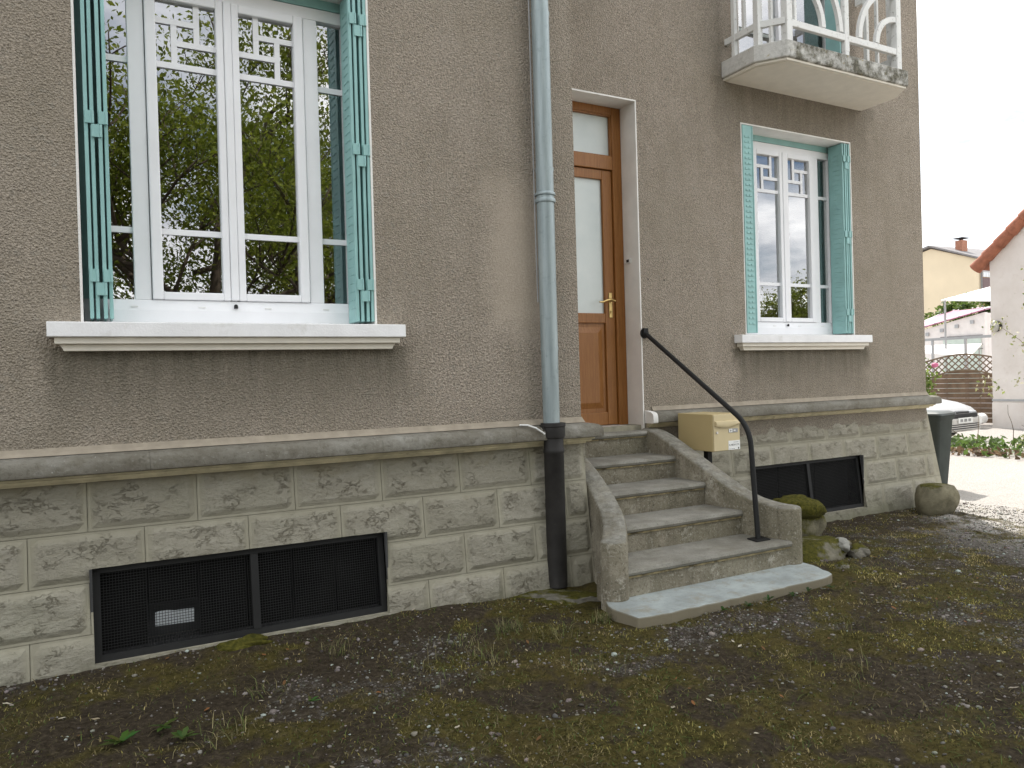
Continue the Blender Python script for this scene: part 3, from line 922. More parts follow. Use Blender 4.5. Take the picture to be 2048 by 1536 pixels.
# windows ---------------------------------------------------------------
def build_window():
    """window at the origin: centre x=0, wall plane y=0, real heights"""
    W = empty('window', (0, 0, 0), parent=None, world=True)
    f0 = .20
    m = MB()
    m.box(-.758, -.672, f0, f0 + .07, 1.888, 3.59); m.box(.672, .758, f0, f0 + .07, 1.888, 3.59)
    m.box(-.758, .758, f0, f0 + .07, 3.59, 3.662)
    m.box(-.515, -.432, f0 + .001, f0 + .07, 1.888, 3.59); m.box(.432, .515, f0 + .001, f0 + .07, 1.888, 3.59)
    m.build('frame', 'white_paint', W, bevel=.004)
    m = MB(); m.prism_x([(f0 - .012, 1.742), (f0 + .07, 1.742), (f0 + .07, 1.888), (f0, 1.888), (f0 - .012, 1.83)], -.758, .758)
    m.build('bottom_rail', 'white_paint', W, bevel=.003)
    m = MB(); m.box(-OW + .012, OW - .012, f0 - .004, f0 + .05, 3.664, ZT - .012); m.build('head_board', 'teal_paint', W)
    for s in (-1, 1):
        o = MB()
        a, b = sorted((s * .428, s * .022)); ga, gb = sorted((s * .373, s * .062))
        y0, y1 = f0 - .014, f0 + .05
        o.box(a, ga, y0, y1, 1.890, 3.588); o.box(gb, b, y0, y1, 1.890, 3.588)
        o.box(ga, gb, y0, y1, 1.890, 1.932); o.box(ga, gb, y0, y1, 3.54, 3.588)
        sash = o.build('sash', 'white_paint', W, bevel=.006)
        p = MB(); p.box(ga, gb, f0 + .020, f0 + .024, 1.932, 3.54); p.build('pane', 'window_glass', W)
        # glazing bars inside the double glazing
        yb0, yb1 = f0 + .008, f0 + .0185
        U = lambda u: (ga + (gb - ga) * (u if s < 0 else 1 - u))
        Vz = lambda v: 3.54 - v * .337
        t = .0155
        def bar(u0, u1, v0, v1, hor):
            q = MB(); x0, x1 = sorted((U(u0), U(u1)))
            if hor: q.box(x0, x1, yb0, yb1, Vz(v0) - t, Vz(v0) + t)
            else: q.box(x0 - t, x0 + t, yb0 + .001, yb1 - .001, Vz(v1), Vz(v0))
            q.build('glazing_bar', 'white_paint', W)
        bar(0, .68, .33, .33, True); bar(.3, 1, .67, .67, True)
        bar(.68, .68, 0, .67, False); bar(.3, .3, .33, 1, False)
        q = MB(); q.box(ga, gb, yb0, yb1, 3.17, 3.203); q.build('glazing_bar', 'white_paint', W)
        q = MB(); q.box(ga, gb, yb0, yb1, 2.25, 2.282); q.build('glazing_bar', 'white_paint', W)
        # side light
        a, b = sorted((s * .672, s * .515))
        p = MB(); p.box(a, b, f0 + .030, f0 + .034, 1.888, 3.59); p.build('pane', 'window_glass', W)
        for z in (3.17, 2.25):
            q = MB(); q.box(a, b, f0 + .018, f0 + .0285, z, z + .032); q.build('glazing_bar', 'white_paint', W)
    q = MB(); q.box(-.021, .021, f0 - .020, f0 + .03, 1.891, 3.587); q.build('meeting_stile', 'white_paint', W, bevel=.006)
    q = MB(); q.lathe([(.011, 0), (.011, .016), (.008, .022), (.003, .024)], (.0, f0 - .022, 1.845), 10); q.build('shutter_stop', 'black_iron', W)
    for x in (-.52, -.18, .18, .52):
        q = MB(); q.box(x - .018, x + .018, f0 - .013, f0 - .004, 1.846, 1.852); q.build('drain_cap', 'white_plastic', W)
    # dark room behind
    q = MB(); q.box(-.85, .85, 2.2, 2.25, 1.0, 4.0); q.build('room_back', 'interior', W)
    return W
def kids(o): return [c for c in bpy.data.objects if c.parent == o]
def copy_tree(o, parent):
    c = o.copy(); COL.objects.link(c); c.parent = parent
    ORG[c.name] = ORG[o.name]
    for k in kids(o): copy_tree(k, c)
    return c
win = build_window()
w2 = copy_tree(win, house)
win.parent = house
H0 = Vector(ORG[house.name])
win.location = Vector((XL, 0, 0)) - H0
w2.location = Vector((XR, R, 0)) - H0
win['label'] = 'large white window reflecting trees'
w2['label'] = 'white window reflecting sky, under the balcony'

def build_sill(cx, yo):
    m = MB()
    m.prism_x([(yo - .10, 1.668), (yo + .2, 1.668), (yo + .2, 1.752), (yo - .098, 1.742)], cx - .918, cx + .916)
    s = m.build('window_sill', 'white_masonry_paint', house, bevel=.004)
    m = MB(); m.box(cx - .888, cx + .886, yo - .076, yo + .1, 1.634, 1.6675); m.build('sill_moulding', 'cream_masonry_paint', s, bevel=.004)
    m = MB(); m.prism_y([(cx - .85, 1.60), (cx + .848, 1.60), (cx + .853, 1.615), (cx + .868, 1.6335), (cx - .87, 1.6335), (cx - .855, 1.615)], yo - .048, yo + .1)
    m.build('sill_moulding', 'cream_masonry_paint', s, bevel=.003)
build_sill(XL, 0); build_sill(XR, R)

# shutters --------------------------------------------------------------
Z0S, Z1S = 1.765, 3.712
def leaf(parent, x, y0, y1, th=.011, stamps=0):
    """one folded steel leaf standing across the wall at x, from y0 to y1"""
    m = MB()
    m.box(x - th / 2, x + th / 2, y0, y1, Z0S, Z1S)
    m.box(x - th / 2 - .0035, x + th / 2 + .0035, y0 - .002, y0 + .012, Z0S + .001, Z1S - .001)   # folded rim
    if stamps:
        z = Z0S + .08
        while z < Z1S - .08:
            for yy in (y0 + (y1 - y0) * .33, y0 + (y1 - y0) * .62):
                m.box(min(x, x + stamps * (th / 2 + .004)), max(x, x + stamps * (th / 2 + .004)), yy - .02, yy + .02, z, z + .008)
            z += .05
    return m.build('leaf', 'teal_paint', parent, bevel=.002, seg=1)
def hinge(parent, x0, x1, y, z):
    m = MB()
    m.box(x0, x1, y - .007, y + .001, z - .032, z + .032)
    m.tube([(x1, y - .006, z - .032), (x1, y - .006, z + .032)], .006, 8)
    m.build('hinge', 'teal_paint', parent)
def build_shutter(cx, yo, side, n=4, gap=.022):
    s = empty('shutter', (cx + side * OW, yo, Z0S), parent=house)
    xs = [cx + side * (OW - gap - .027 * k - (.008 if k > 1 else 0)) for k in range(n)]
    for k, x in enumerate(xs):
        leaf(s, x, yo + .004 + .006 * (k % 2), yo + .178, stamps=(-side if k == n - 1 else 0))
    m = MB(); a, b = sorted((cx + side * (OW - .013), xs[-1] + side * .004))
    m.box(a, b, yo + .1785, yo + .186, Z0S + .12, Z1S - .06); m.build('hanging_stile', 'teal_paint', s)
    for z in (1.95, 2.75, 3.52):
        for k in range(0, n - 1):
            zz = z + (.034 if k % 2 == 0 else -.034)
            a, b = sorted((xs[k] - side * .002, xs[k + 1] + side * .002))
            hinge(s, a - .006, b + .006, yo + .002, zz)
    return s
build_shutter(XL, 0, -1, gap=.05); build_shutter(XL, 0, 1); build_shutter(XR, R, 1)
def open_leaf():
    s = empty('shutter', (XR - OW, R, Z0S), parent=house)
    for k in range(3): leaf(s, XR - OW + .022 + .0275 * k, R + .03, R + .185)
    m = MB()
    x0, x1 = XR - OW + .014, XR - OW + .15
    m.box(x0, x1, R - .004, R + .010, Z0S, Z1S)
    m.box(x0, x0 + .012, R - .010, R + .012, Z0S + .001, Z1S - .001); m.box(x1 - .012, x1, R - .010, R + .012, Z0S + .001, Z1S - .001)
    z = Z0S + .08
    while z < Z1S - .08:
        m.box(x0 + .03, x0 + .065, R - .010, R, z, z + .02)
        m.box(x0 + .075, x0 + .105, R - .010, R, z, z + .02); z += .05
    m.build('leaf', 'teal_paint', s, bevel=.002, seg=1, label='leaf turned flat along the wall')
open_leaf()

# door ------------------------------------------------------------------
def build_door():
    d = empty('door', (3.48, 1.04, .95), parent=house, label='brown wooden door with frosted panes')
    y = 1.035
    m = MB()
    m.box(3.868, DX1 - .013, y, y + .09, .95, 3.742); m.box(DX0 + .013, 3.09, y, y + .09, .95, 3.742)
    m.box(3.09, 3.868, y, y + .09, 3.675, 3.742); m.box(3.09, 3.868, y, y + .09, 3.195, 3.31)
    fr = m.build('door_frame', 'door_wood', d, bevel=.006)
    m = MB(); m.box(3.09, 3.868, y + .04, y + .046, 3.31, 3.675); m.build('transom_pane', 'frosted_glass', d)
    m = MB(); b = .012
    m.box(3.09, 3.868, y + .012, y + .045, 3.31, 3.31 + b); m.box(3.09, 3.868, y + .012, y + .045, 3.675 - b, 3.675)
    m.box(3.868 - b, 3.868, y + .012, y + .045, 3.31 + b, 3.675 - b); m.box(3.09, 3.09 + b, y + .012, y + .045, 3.31 + b, 3.675 - b)
    m.build('glazing_bead', 'door_wood', d)
    # leaf
    lx0, lx1, yl = 3.095, 3.862, y + .018
    gx0, gx1 = 3.2, 3.762
    m = MB()
    m.box(lx0, gx0, yl, yl + .055, .975, 3.19); m.box(gx1, lx1, yl, yl + .055, .975, 3.19)
    m.box(gx0, gx1, yl, yl + .055, 3.108, 3.19); m.box(gx0, gx1, yl, yl + .055, 1.86, 1.945)
    m.box(gx0, gx1, yl, yl + .055, .975, 1.085)
    lf = m.build('door_leaf', 'door_wood', d, bevel=.005)
    m = MB(); m.box(gx0, gx1, yl + .025, yl + .031, 1.945, 3.108); m.build('door_pane', 'frosted_glass', d)
    m = MB()
    m.box(gx0, gx1, yl + .02, yl + .05, 1.085, 1.86)
    m.build('lower_panel', 'door_wood', d)
    m = MB()
    m.add([(gx0 + .03, yl + .020, 1.12), (gx1 - .03, yl + .020, 1.12), (gx1 - .03, yl + .020, 1.825), (gx0 + .03, yl + .020, 1.825),
           (gx0 + .08, yl + .004, 1.17), (gx1 - .08, yl + .004, 1.17), (gx1 - .08, yl + .004, 1.775), (gx0 + .08, yl + .004, 1.775)],
          [(0, 1, 5, 4), (1, 2, 6, 5), (2, 3, 7, 6), (3, 0, 4, 7), (4, 5, 6, 7)])
    m.build('raised_panel', 'door_wood', d)
    # handle on a long plate, lever pointing left
    m = MB(); m.box(3.797, 3.835, yl - .008, yl, 1.905, 2.125); hp = m.build('handle_plate', 'brass', d, bevel=.004)
    m = MB()
    m.tube([(3.816, yl, 2.055), (3.816, yl - .045, 2.055)], .010, 10)
    m.tube([(3.816, yl - .045, 2.055), (3.78, yl - .05, 2.062), (3.74, yl - .05, 2.052), (3.70, yl - .048, 2.036), (3.67, yl - .046, 2.038)], [.010, .010, .009, .008, .006], 10)
    m.tube([(3.816, yl - .045, 2.055), (3.835, yl - .047, 2.048)], .009, 10)
    m.build('lever', 'brass', d, smooth='auto')
    m = MB(); m.lathe([(.007, 0), (.007, .02)], (3.816, yl - .012, 1.945), 10); m.build('key_cylinder', 'brass', d)
    m = MB(); m.box(3.09, 3.868, .93, y + .02, .952, .972); m.build('threshold', 'threshold_metal', d, bevel=.004)
    m = MB(); m.box(3.952, DX1 - .0115, .935, 1.02, 2.375, 2.418); bell = m.build('doorbell', 'white_plastic', d, bevel=.003)
    m = MB(); m.box(3.950, 3.9525, .95, .985, 2.385, 2.408); m.build('bell_button', 'cast_iron', bell)
build_door()

# balcony ---------------------------------------------------------------
def build_balcony():
    b = empty('balcony', (5.96, .5, 4.08), parent=house)
    out = [(4.975, R), (4.975, .43), (5.14, .205), (6.79, .205), (6.955, .43), (6.955, R)]
    m = MB(); m.prism_z(out, 4.10, 4.25); m.build('slab', 'balcony_face', b, bevel=.012)
    inn = [(5.03, R), (5.03, .46), (5.175, .26), (6.755, .26), (6.90, .46), (6.90, R)]
    ins2 = [(4.995, R), (4.995, .44), (5.152, .225), (6.778, .225), (6.935, .44), (6.935, R)]
    m = MB(); m.prism_z(ins2, 4.082, 4.0995); m.build('drip_moulding', 'cream_masonry_paint', b)
    m = MB(); m.prism_z(inn, 4.078, 4.0815); m.build('soffit', 'cream_masonry_paint', b)
    m = MB(); m.prism_z([(4.97, R - .001), (4.97, .425), (5.137, .199), (5.2, .199), (5.2, .3), (5.1, R)], 4.247, 4.253)
    # railing -----------------------------------------------------------
    y0, y1 = .245, .285
    XP0, XPm, XP1 = 5.215, 5.966, 6.715
    def post(x, ya, yb_, w=.03, z0=4.245, z1=5.2):
        q = MB(); q.box(x - w, x + w, ya, yb_, z0, z1); return q.build('post', 'rail_paint', b, bevel=.006)
    post(XP0, y0 - .005, y1 + .025, .035); post(XPm, y0 - .003, y1 + .003, .03, 4.3); post(XP1, y0 - .005, y1 + .025, .035)
    q = MB(); q.box(XPm - .025, XPm + .025, y0, y1, 4.245, 4.392); q.build('post_foot', 'rail_paint', b)
    for z, h in ((4.395, .06), (5.15, .07)):
        q = MB(); q.box(XP0 + .036, XP1 - .036, y0, y1, z, z + h); q.build('rail', 'rail_paint', b, bevel=.005)
    def arc(cx, cz, r, a0, a1, w=.05):
        q = MB(); n = 16
        for i in range(n):
            t0, t1 = a0 + (a1 - a0) * i / n, a0 + (a1 - a0) * (i + 1) / n
            V = []
            for y in (y0 + .002, y1 - .002):
                for (t, rr) in ((t0, r - w / 2), (t1, r - w / 2), (t1, r + w / 2), (t0, r + w / 2)):
                    V.append((cx + rr * math.cos(t), y, cz + rr * math.sin(t)))
            q.add(V, [(0, 1, 2, 3), (7, 6, 5, 4), (0, 4, 5, 1), (3, 2, 6, 7)] + ([(0, 3, 7, 4)] if i == 0 else []) + ([(1, 5, 6, 2)] if i == n - 1 else []))
        q.build('arc', 'rail_paint', b)
    h = math.pi / 2
    arc(5.251, 4.456, .41, 0.02, h); arc(5.251, 4.456, .645, 0.02, h)
    arc(6.679, 4.456, .275, h, 2 * h - .03); arc(6.679, 4.456, .52, h, 2 * h - .02)
    # upright beside the left post
    q = MB(); q.box(5.285, 5.315, y0 + .003, y1 - .003, 4.456, 5.149); q.build('upright', 'rail_paint', b, bevel=.004)
    # chamfer and side panels (both ends)
    for sgn in (-1, 1):
        mx = 5.965
        fx = lambda x: mx + sgn * (x - mx) * -1
        for z, hh in ((4.41, .055), (5.15, .07)):
            q = MB()
            poly = [(5.195, .285), (5.06, .455), (5.03, .435), (5.172, .255)]
            q.prism_z([(fx(x), y) for x, y in poly], z, z + hh); q.build('rail', 'rail_paint', b)
            q = MB(); xa, xb_ = sorted((fx(5.025), fx(5.06))); q.box(xa, xb_, .475, R - .002, z, z + hh); q.build('rail', 'rail_paint', b)
        def up(x, y, w=.016, z0=4.245):
            q = MB(); q.box(fx(x) - w, fx(x) + w, y - w, y + w, z0, 5.16); q.build('upright', 'rail_paint', b, bevel=.003)
        up(5.045, .445, .028); up(5.115, .36, .015); up(5.042, .60, .015, 4.42); up(5.042, .72, .02)
    # French window behind
    f = empty('balcony_window', (6.02, R + .2, BZ0), parent=house)
    ya = R + .18
    m = MB()
    m.box(BW0 + .012, BW0 + .08, ya, ya + .07, BZ0, BZ1 - .012); m.box(BW1 - .08, BW1 - .012, ya, ya + .07, BZ0, BZ1 - .012)
    m.box(BW0 + .08, BW1 - .08, ya, ya + .07, BZ1 - .1, BZ1 - .012); m.box(5.937, 6.007, ya - .008, ya + .07, BZ0, BZ1 - .1)
    m.box(BW0 + .08, 5.937, ya, ya + .07, BZ0, BZ0 + .12); m.box(6.007, BW1 - .08, ya, ya + .07, BZ0, BZ0 + .12)
    m.build('frame', 'white_paint', f, bevel=.004)
    for a, c in ((BW0 + .08, 5.937), (6.007, BW1 - .08)):
        m = MB(); m.box(a, c, ya + .03, ya + .034, BZ0 + .12, BZ1 - .1); m.build('pane', 'window_glass', f)
        for z in (4.72, 5.3):
            m = MB(); m.box(a, c, ya + .036, ya + .046, z, z + .03); m.build('glazing_bar', 'white_paint', f)
    m = MB(); m.box(BW0 - .2, BW1 + .2, 3.0, 3.05, 4.2, 6.6); m.build('room_back', 'interior', f)
    s = empty('shutter', (BW1, R, BZ0), parent=house)
    for k in range(4):
        m = MB(); x = BW1 - .03 - .03 * k
        m.box(x - .007, x + .007, R - .005, R + .165, BZ0 + .02, BZ1 - .04); m.build('leaf', 'teal_paint', s)
build_balcony()

# ------------------------------------------------------------------ downpipe
def build_pipe():
    p = empty('downpipe', (2.48, -.09, 0.05), label='zinc rain downpipe with black cast-iron foot on the wall beside the door', cat='downpipe')
    x, y = 2.478, -.085
    secs = [(1.10, 1.60, .056), (1.585, 2.78, .058), (2.765, 3.80, .0575), (3.785, 6.2, .0575), (6.19, 8.55, .0575)]
    for i, (a, b, r) in enumerate(secs):
        m = MB(); m.lathe([(r - .003, a), (r - .001, a + .01), (r, b - .03), (r + .003, b - .012), (r + .004, b)], (x, y, 0), 22)
        m.build('pipe_section', 'zinc', p, smooth='auto')
    # fixing clamp and swaged socket
    m = MB(); m.lathe([(.058, 2.55), (.066, 2.553), (.069, 2.565), (.066, 2.577), (.06, 2.58)], (x, y, 0), 24)
    m.lathe([(.059, 2.595), (.067, 2.600), (.069, 2.608), (.066, 2.616), (.059, 2.62)], (x, y, 0), 24)
    m.build('clamp', 'zinc', p, smooth='auto')
    m = MB(); m.box(x - .012, x + .012, y + .05, .0, 2.56, 2.60); m.build('clamp_bracket', 'zinc', p)
    m = MB(); m.tube([(x - .068, y + .03, 6), (x - .066, y + .03, 3), (x - .064, y + .03, 2.3), (x - .06, y + .03, 1.9)], .005, 8); m.build('cable', 'grey_plastic', p)
    # cast iron boot
    m = MB()
    m.lathe([(.066, .02), (.066, .90), (.070, .905), (.070, .925), (.066, .935), (.066, 1.0), (.074, 1.005), (.078, 1.02), (.078, 1.075), (.083, 1.08), (.083, 1.10), (.06, 1.104)], (x + .012, y, 0), 24)
    m.build('cast_iron_foot', 'cast_iron', p, smooth='auto')
    m = MB(); m.box(x - .075, x - .068, y - .02, y + .03, 1.03, 1.09); m.build('foot_lug', 'cast_iron', p)
    c = MB(); c.tube([(2.25, -.06, 1.098), (2.29, -.095, 1.097), (2.34, -.118, 1.075), (2.40, -.125, 1.035)], .006, 8)
    c.build('cable_stub', 'white_plastic', label='short white cable end lying over the stone ledge by the pipe', cat='cable')
build_pipe()

# ------------------------------------------------------------------ entrance steps
def build_steps():
    st = empty('entrance_steps', (3.35, 0, 0), label='flight of worn concrete steps with low curved side walls leading to the door', cat='steps')
    S = [(.717, .929, 2.90, 3.95), (.362, .742, 3.02, 3.90), (.012, .569, 2.94, 3.86), (-.337, .399, 2.81, 3.885), (-.687, .227, 2.60, 3.99)]
    th = .042
    for i, (y, z, xa, xb_) in enumerate(S):
        yback = 1.02 if i == 0 else S[i - 1][0] + .035
        xa2, xb2 = (xa, xb_) if i == 0 else (S[i - 1][2], S[i - 1][3])
        # tread with a rounded nose
        m = MB()
        prof = [(0, -th), (-.012, -th + .004), (-.02, -th * .5), (-.012, -.004), (0, 0)]
        V, F = [], []
        for (d, h) in prof: V += [(xa - .04, y + .02 + d, z + h), (xb_ + .04, y + .02 + d, z + h)]
        n = len(prof)
        for k in range(n - 1): F.append((2 * k, 2 * k + 1, 2 * k + 3, 2 * k + 2))
        b = len(V)
        V += [(xa2 - .04, yback, z), (xb2 + .04, yback, z), (xa2 - .04, yback, z - th), (xb2 + .04, yback, z - th)]
        F += [(2 * n - 2, 2 * n - 1, b + 1, b), (b, b + 1, b + 3, b + 2), (0, b + 2, b + 3, 1)]
        F += [tuple([b, b + 2] + [2 * k for k in range(n)]), tuple([2 * k + 1 for k in range(n)][::-1] + [b + 3, b + 1])]
        m.add(V, F)
        m.build('tread', 'tread_stone', st, smooth='auto')
        # blotchy brown fillet under the nosing, then the riser
        m = MB(); m.box(xa - .035, xb_ + .035, y + .012, y + .06, z - th - .012, z - th - .0005); m.build('nosing_joint', 'nosing_brown', st)
        zb = (S[i + 1][1] - .01) if i < 4 else .0
        m = MB(); m.box(xa - .04, xb_ + .04, y + .022, y + .25, zb, z - th - .0125); m.build('riser', 'step_concrete', st)
    # side walls: lofted along their centre line
    def cheek(pts, wid, newel, nr):
        dense = []
        for a, b in zip(pts, pts[1:]):
            for k in range(5): dense.append(tuple(a[j] + (b[j] - a[j]) * k / 5 for j in range(3)))
        dense.append(pts[-1])
        D = np.array(dense)
        for _ in range(6): D[1:-1] = .25 * D[:-2] + .5 * D[1:-1] + .25 * D[2:]
        V, F = [], []
        n = len(D)
        for i in range(n):
            t = D[min(i + 1, n - 1), :2] - D[max(i - 1, 0), :2]; t = t / np.linalg.norm(t)
            nn = np.array([t[1], -t[0]])
            w = wid / 2
            prof = [(-w, -.2), (-w, D[i, 2] - .022), (-w + .008, D[i, 2] - .007), (-w + .024, D[i, 2]), (w - .024, D[i, 2]), (w - .008, D[i, 2] - .007), (w, D[i, 2] - .022), (w, -.2)]
            for o, z in prof:
                j = float(fbm(D[i, 0] * 5 + o * 7, D[i, 1] * 5 + z * 4, 3, 4) - .5) * .01
                V.append((D[i, 0] + nn[0] * (o + j), D[i, 1] + nn[1] * (o + j), z + (j if z > 0 else 0)))
        k = 8
        for i in range(n - 1):
            for j in range(k - 1):
                F.append((i * k + j, i * k + j + 1, (i + 1) * k + j + 1, (i + 1) * k + j))
        F.append(tuple(range(k))); F.append(tuple((n - 1) * k + j for j in range(k)))
        m = MB(); m.add(V, F); c = m.build('side_wall', 'step_concrete', st, smooth='auto')
        m = MB(); zt = D[-1, 2]
        m.lathe([(nr, -.2), (nr, zt - .02), (nr - .007, zt - .006), (nr - .022, zt + .001), (.01, zt + .003)], (newel[0], newel[1], 0), 24)
        m.build('end_post', 'step_concrete', c, smooth='auto')
    cheek([(2.965, .46, .86), (2.955, .36, .82), (2.925, .15, .725), (2.865, -.1, .605), (2.765, -.35, .503), (2.64, -.54, .435), (2.555, -.635, .412)], .155, (2.555, -.635), .085)
    cheek([(4.0, .80, .945), (4.0, .64, .925), (4.0, .42, .83), (3.99, .17, .725), (3.99, -.04, .63), (4.0, -.27, .525), (4.04, -.45, .468), (4.085, -.605, .452)], .165, (4.085, -.605), .09)
    # bottom slab, its broken outline jittered
    cor = [(2.50, -.58), (2.41, -.80), (2.44, -1.00), (2.52, -1.03), (3.3, -1.03), (3.98, -1.02), (4.06, -.985), (4.15, -.76), (4.16, -.58)]
    rr = random.Random(4); poly = []
    for (a, b), (c, d) in zip(cor, cor[1:]):
        n = max(1, int(math.hypot(c - a, d - b) / .06))
        for k in range(n):
            t = k / n
            poly.append((a + (c - a) * t + rr.uniform(-.007, .007), b + (d - b) * t + rr.uniform(-.009, .009)))
    poly.append(cor[-1])
    m = MB(); m.prism_z(poly, -.12, .058)
    m.build('bottom_slab', 'bottom_slab', st, bevel=.008)
build_steps()

# ------------------------------------------------------------------ handrail
def build_rail():
    h = empty('handrail', (3.87, -.53, .227), label='black tubular steel handrail running from the wall down to the lowest step', cat='handrail')
    top = Vector((4.0, R - .02, 1.755)); bend = Vector((3.845, -.50, 1.02)); base = Vector((3.868, -.53, .235))
    d1 = (top - bend).normalized(); d2 = (base - bend).normalized()
    path = [top]
    a, b = bend + d1 * .16, bend + d2 * .14
    path.append(a + d1 * .02)
    for k in range(9):
        t = k / 8
        path.append(a * (1 - t) ** 2 + bend * 2 * t * (1 - t) + b * t * t)
    path.append(base)
    m = MB(); m.tube(path, .0185, 14); m.build('tube', 'black_iron', h, smooth='auto')
    m = MB(); m.tube([(4.0, R + .0, 1.757), (4.0, R - .012, 1.757)], .045, 16); m.box(3.975, 4.025, R - .03, R, 1.72, 1.80); m.build('wall_plate', 'black_iron', h, bevel=.004)
    m = MB(); m.prism_z([(3.80, -.585), (3.93, -.585), (3.955, -.475), (3.82, -.475)], .229, .236); m.build('base_plate', 'black_iron', h)
build_rail()

# ------------------------------------------------------------------ mailbox
def build_mailbox():
    b = empty('mailbox', (4.38, .48, 0), label='beige metal mailbox on a short black post beside the steps', cat='mailbox')
    x0, x1, y0, y1, z0, z1 = 4.237, 4.531, .285, .70, .757, 1.062
    m = MB(); m.box(x0, x1, y0, y1, z0, z1); m.build('body', 'mailbox_paint', b, bevel=.006)
    m = MB(); m.box(x0 + .004, x1 - .004, y0 - .014, y0 - .001, z0 + .004, z1 - .004); dr = m.build('front_door', 'mailbox_front', b, bevel=.003)
    # bowed slot flap
    V, F = [], []
    n = 14
    for i in range(n + 1):
        u = i / n; x = x0 + .018 + u * (x1 - x0 - .03)
        drop = .012 * math.sin(u * math.pi * 1.0) + .010 * u * (u > .0) * math.cos(u * math.pi)
        for yy, z in ((y0 - .0145, z1 - .055), (y0 - .030, z1 - .062), (y0 - .036, z1 - .085 - drop * .6), (y0 - .030, z1 - .098 - drop), (y0 - .0145, z1 - .092 - drop)):
            V.append((x, yy, z))
    for i in range(n):
        for j in range(4): F.append((i * 5 + j, i * 5 + j + 1, (i + 1) * 5 + j + 1, (i + 1) * 5 + j))
    F.append(tuple(range(5))); F.append(tuple(n * 5 + j for j in range(5)))
    m = MB(); m.add(V, F); m.build('slot_flap', 'mailbox_front', b, smooth='auto')
    m = MB(); m.tube([(x0 + .035, y0 - .013, .912), (x0 + .035, y0 - .022, .912)], .011, 14); m.build('lock', 'steel', b)
    m = MB(); m.box(x0 + .165, x1 - .028, y0 - .0175, y0 - .0145, .905, .938); nm = m.build('name_plate', 'grey_plastic', b, bevel=.002)
    m = MB(); m.box(x0 + .167, x0 + .204, y0 - .0185, y0 - .0176, .907, .936); m.build('name_card', 'paper_white', nm)
    m = MB(); m.box(x0 + .178, x0 + .193, y0 - .0192, y0 - .0186, .914, .929); m.build('card_emblem', 'grey_plastic', nm)
    m = MB(); m.box(x0 + .218, x0 + .24, y0 - .0182, y0 - .0176, .917, .926); m.build('card_print', 'paper_white', nm)
    m = MB(); m.box(x0 + .160, x1 - .006, y0 - .0158, y0 - .0145, z0 + .006, z0 + .082); stk = m.build('sticker', 'paper_white', b)
    def text(s, x, z, size, parent):
        cu = bpy.data.curves.new('lettering', 'FONT'); cu.body = s; cu.size = size; cu.extrude = .0002
        cu.materials.append(MATS['ink'])
        tmp = bpy.data.objects.new('lettering_source', cu)
        me = bpy.data.meshes.new_from_object(tmp); bpy.data.objects.remove(tmp)
        if not me.materials: me.materials.append(MATS['ink'])
        o = bpy.data.objects.new('lettering', me)
        o.rotation_euler = (math.pi / 2, 0, 0)
        o.location = Vector((x, y0 - .0164, z)) - Vector(ORG[parent.name])
        reg(o, parent, ORG[parent.name])
    text('K.ABOX LYS', x0 + .166, z0 + .040, .0205, stk)
    m = MB(); m.box(x0 + .215, x0 + .27, y0 - .0163, y0 - .0159, z0 + .066, z0 + .0695); m.build('print_line', 'grey_plastic', stk)
    for a, c in ((.168, .182), (.19, .206), (.212, .228)):
        m = MB(); m.box(x0 + a, x0 + c, y0 - .0163, y0 - .0159, z0 + .012, z0 + .017); m.build('print_line', 'grey_plastic', stk)
    m = MB(); m.box(x0 + .266, x0 + .276, y0 - .0163, y0 - .0159, z0 + .010, z0 + .024); m.build('print_mark', 'ink', stk)
    m = MB(); m.box(4.345, 4.395, .46, .51, -.12, .756); m.build('post', 'black_iron', b, bevel=.003)
build_mailbox()

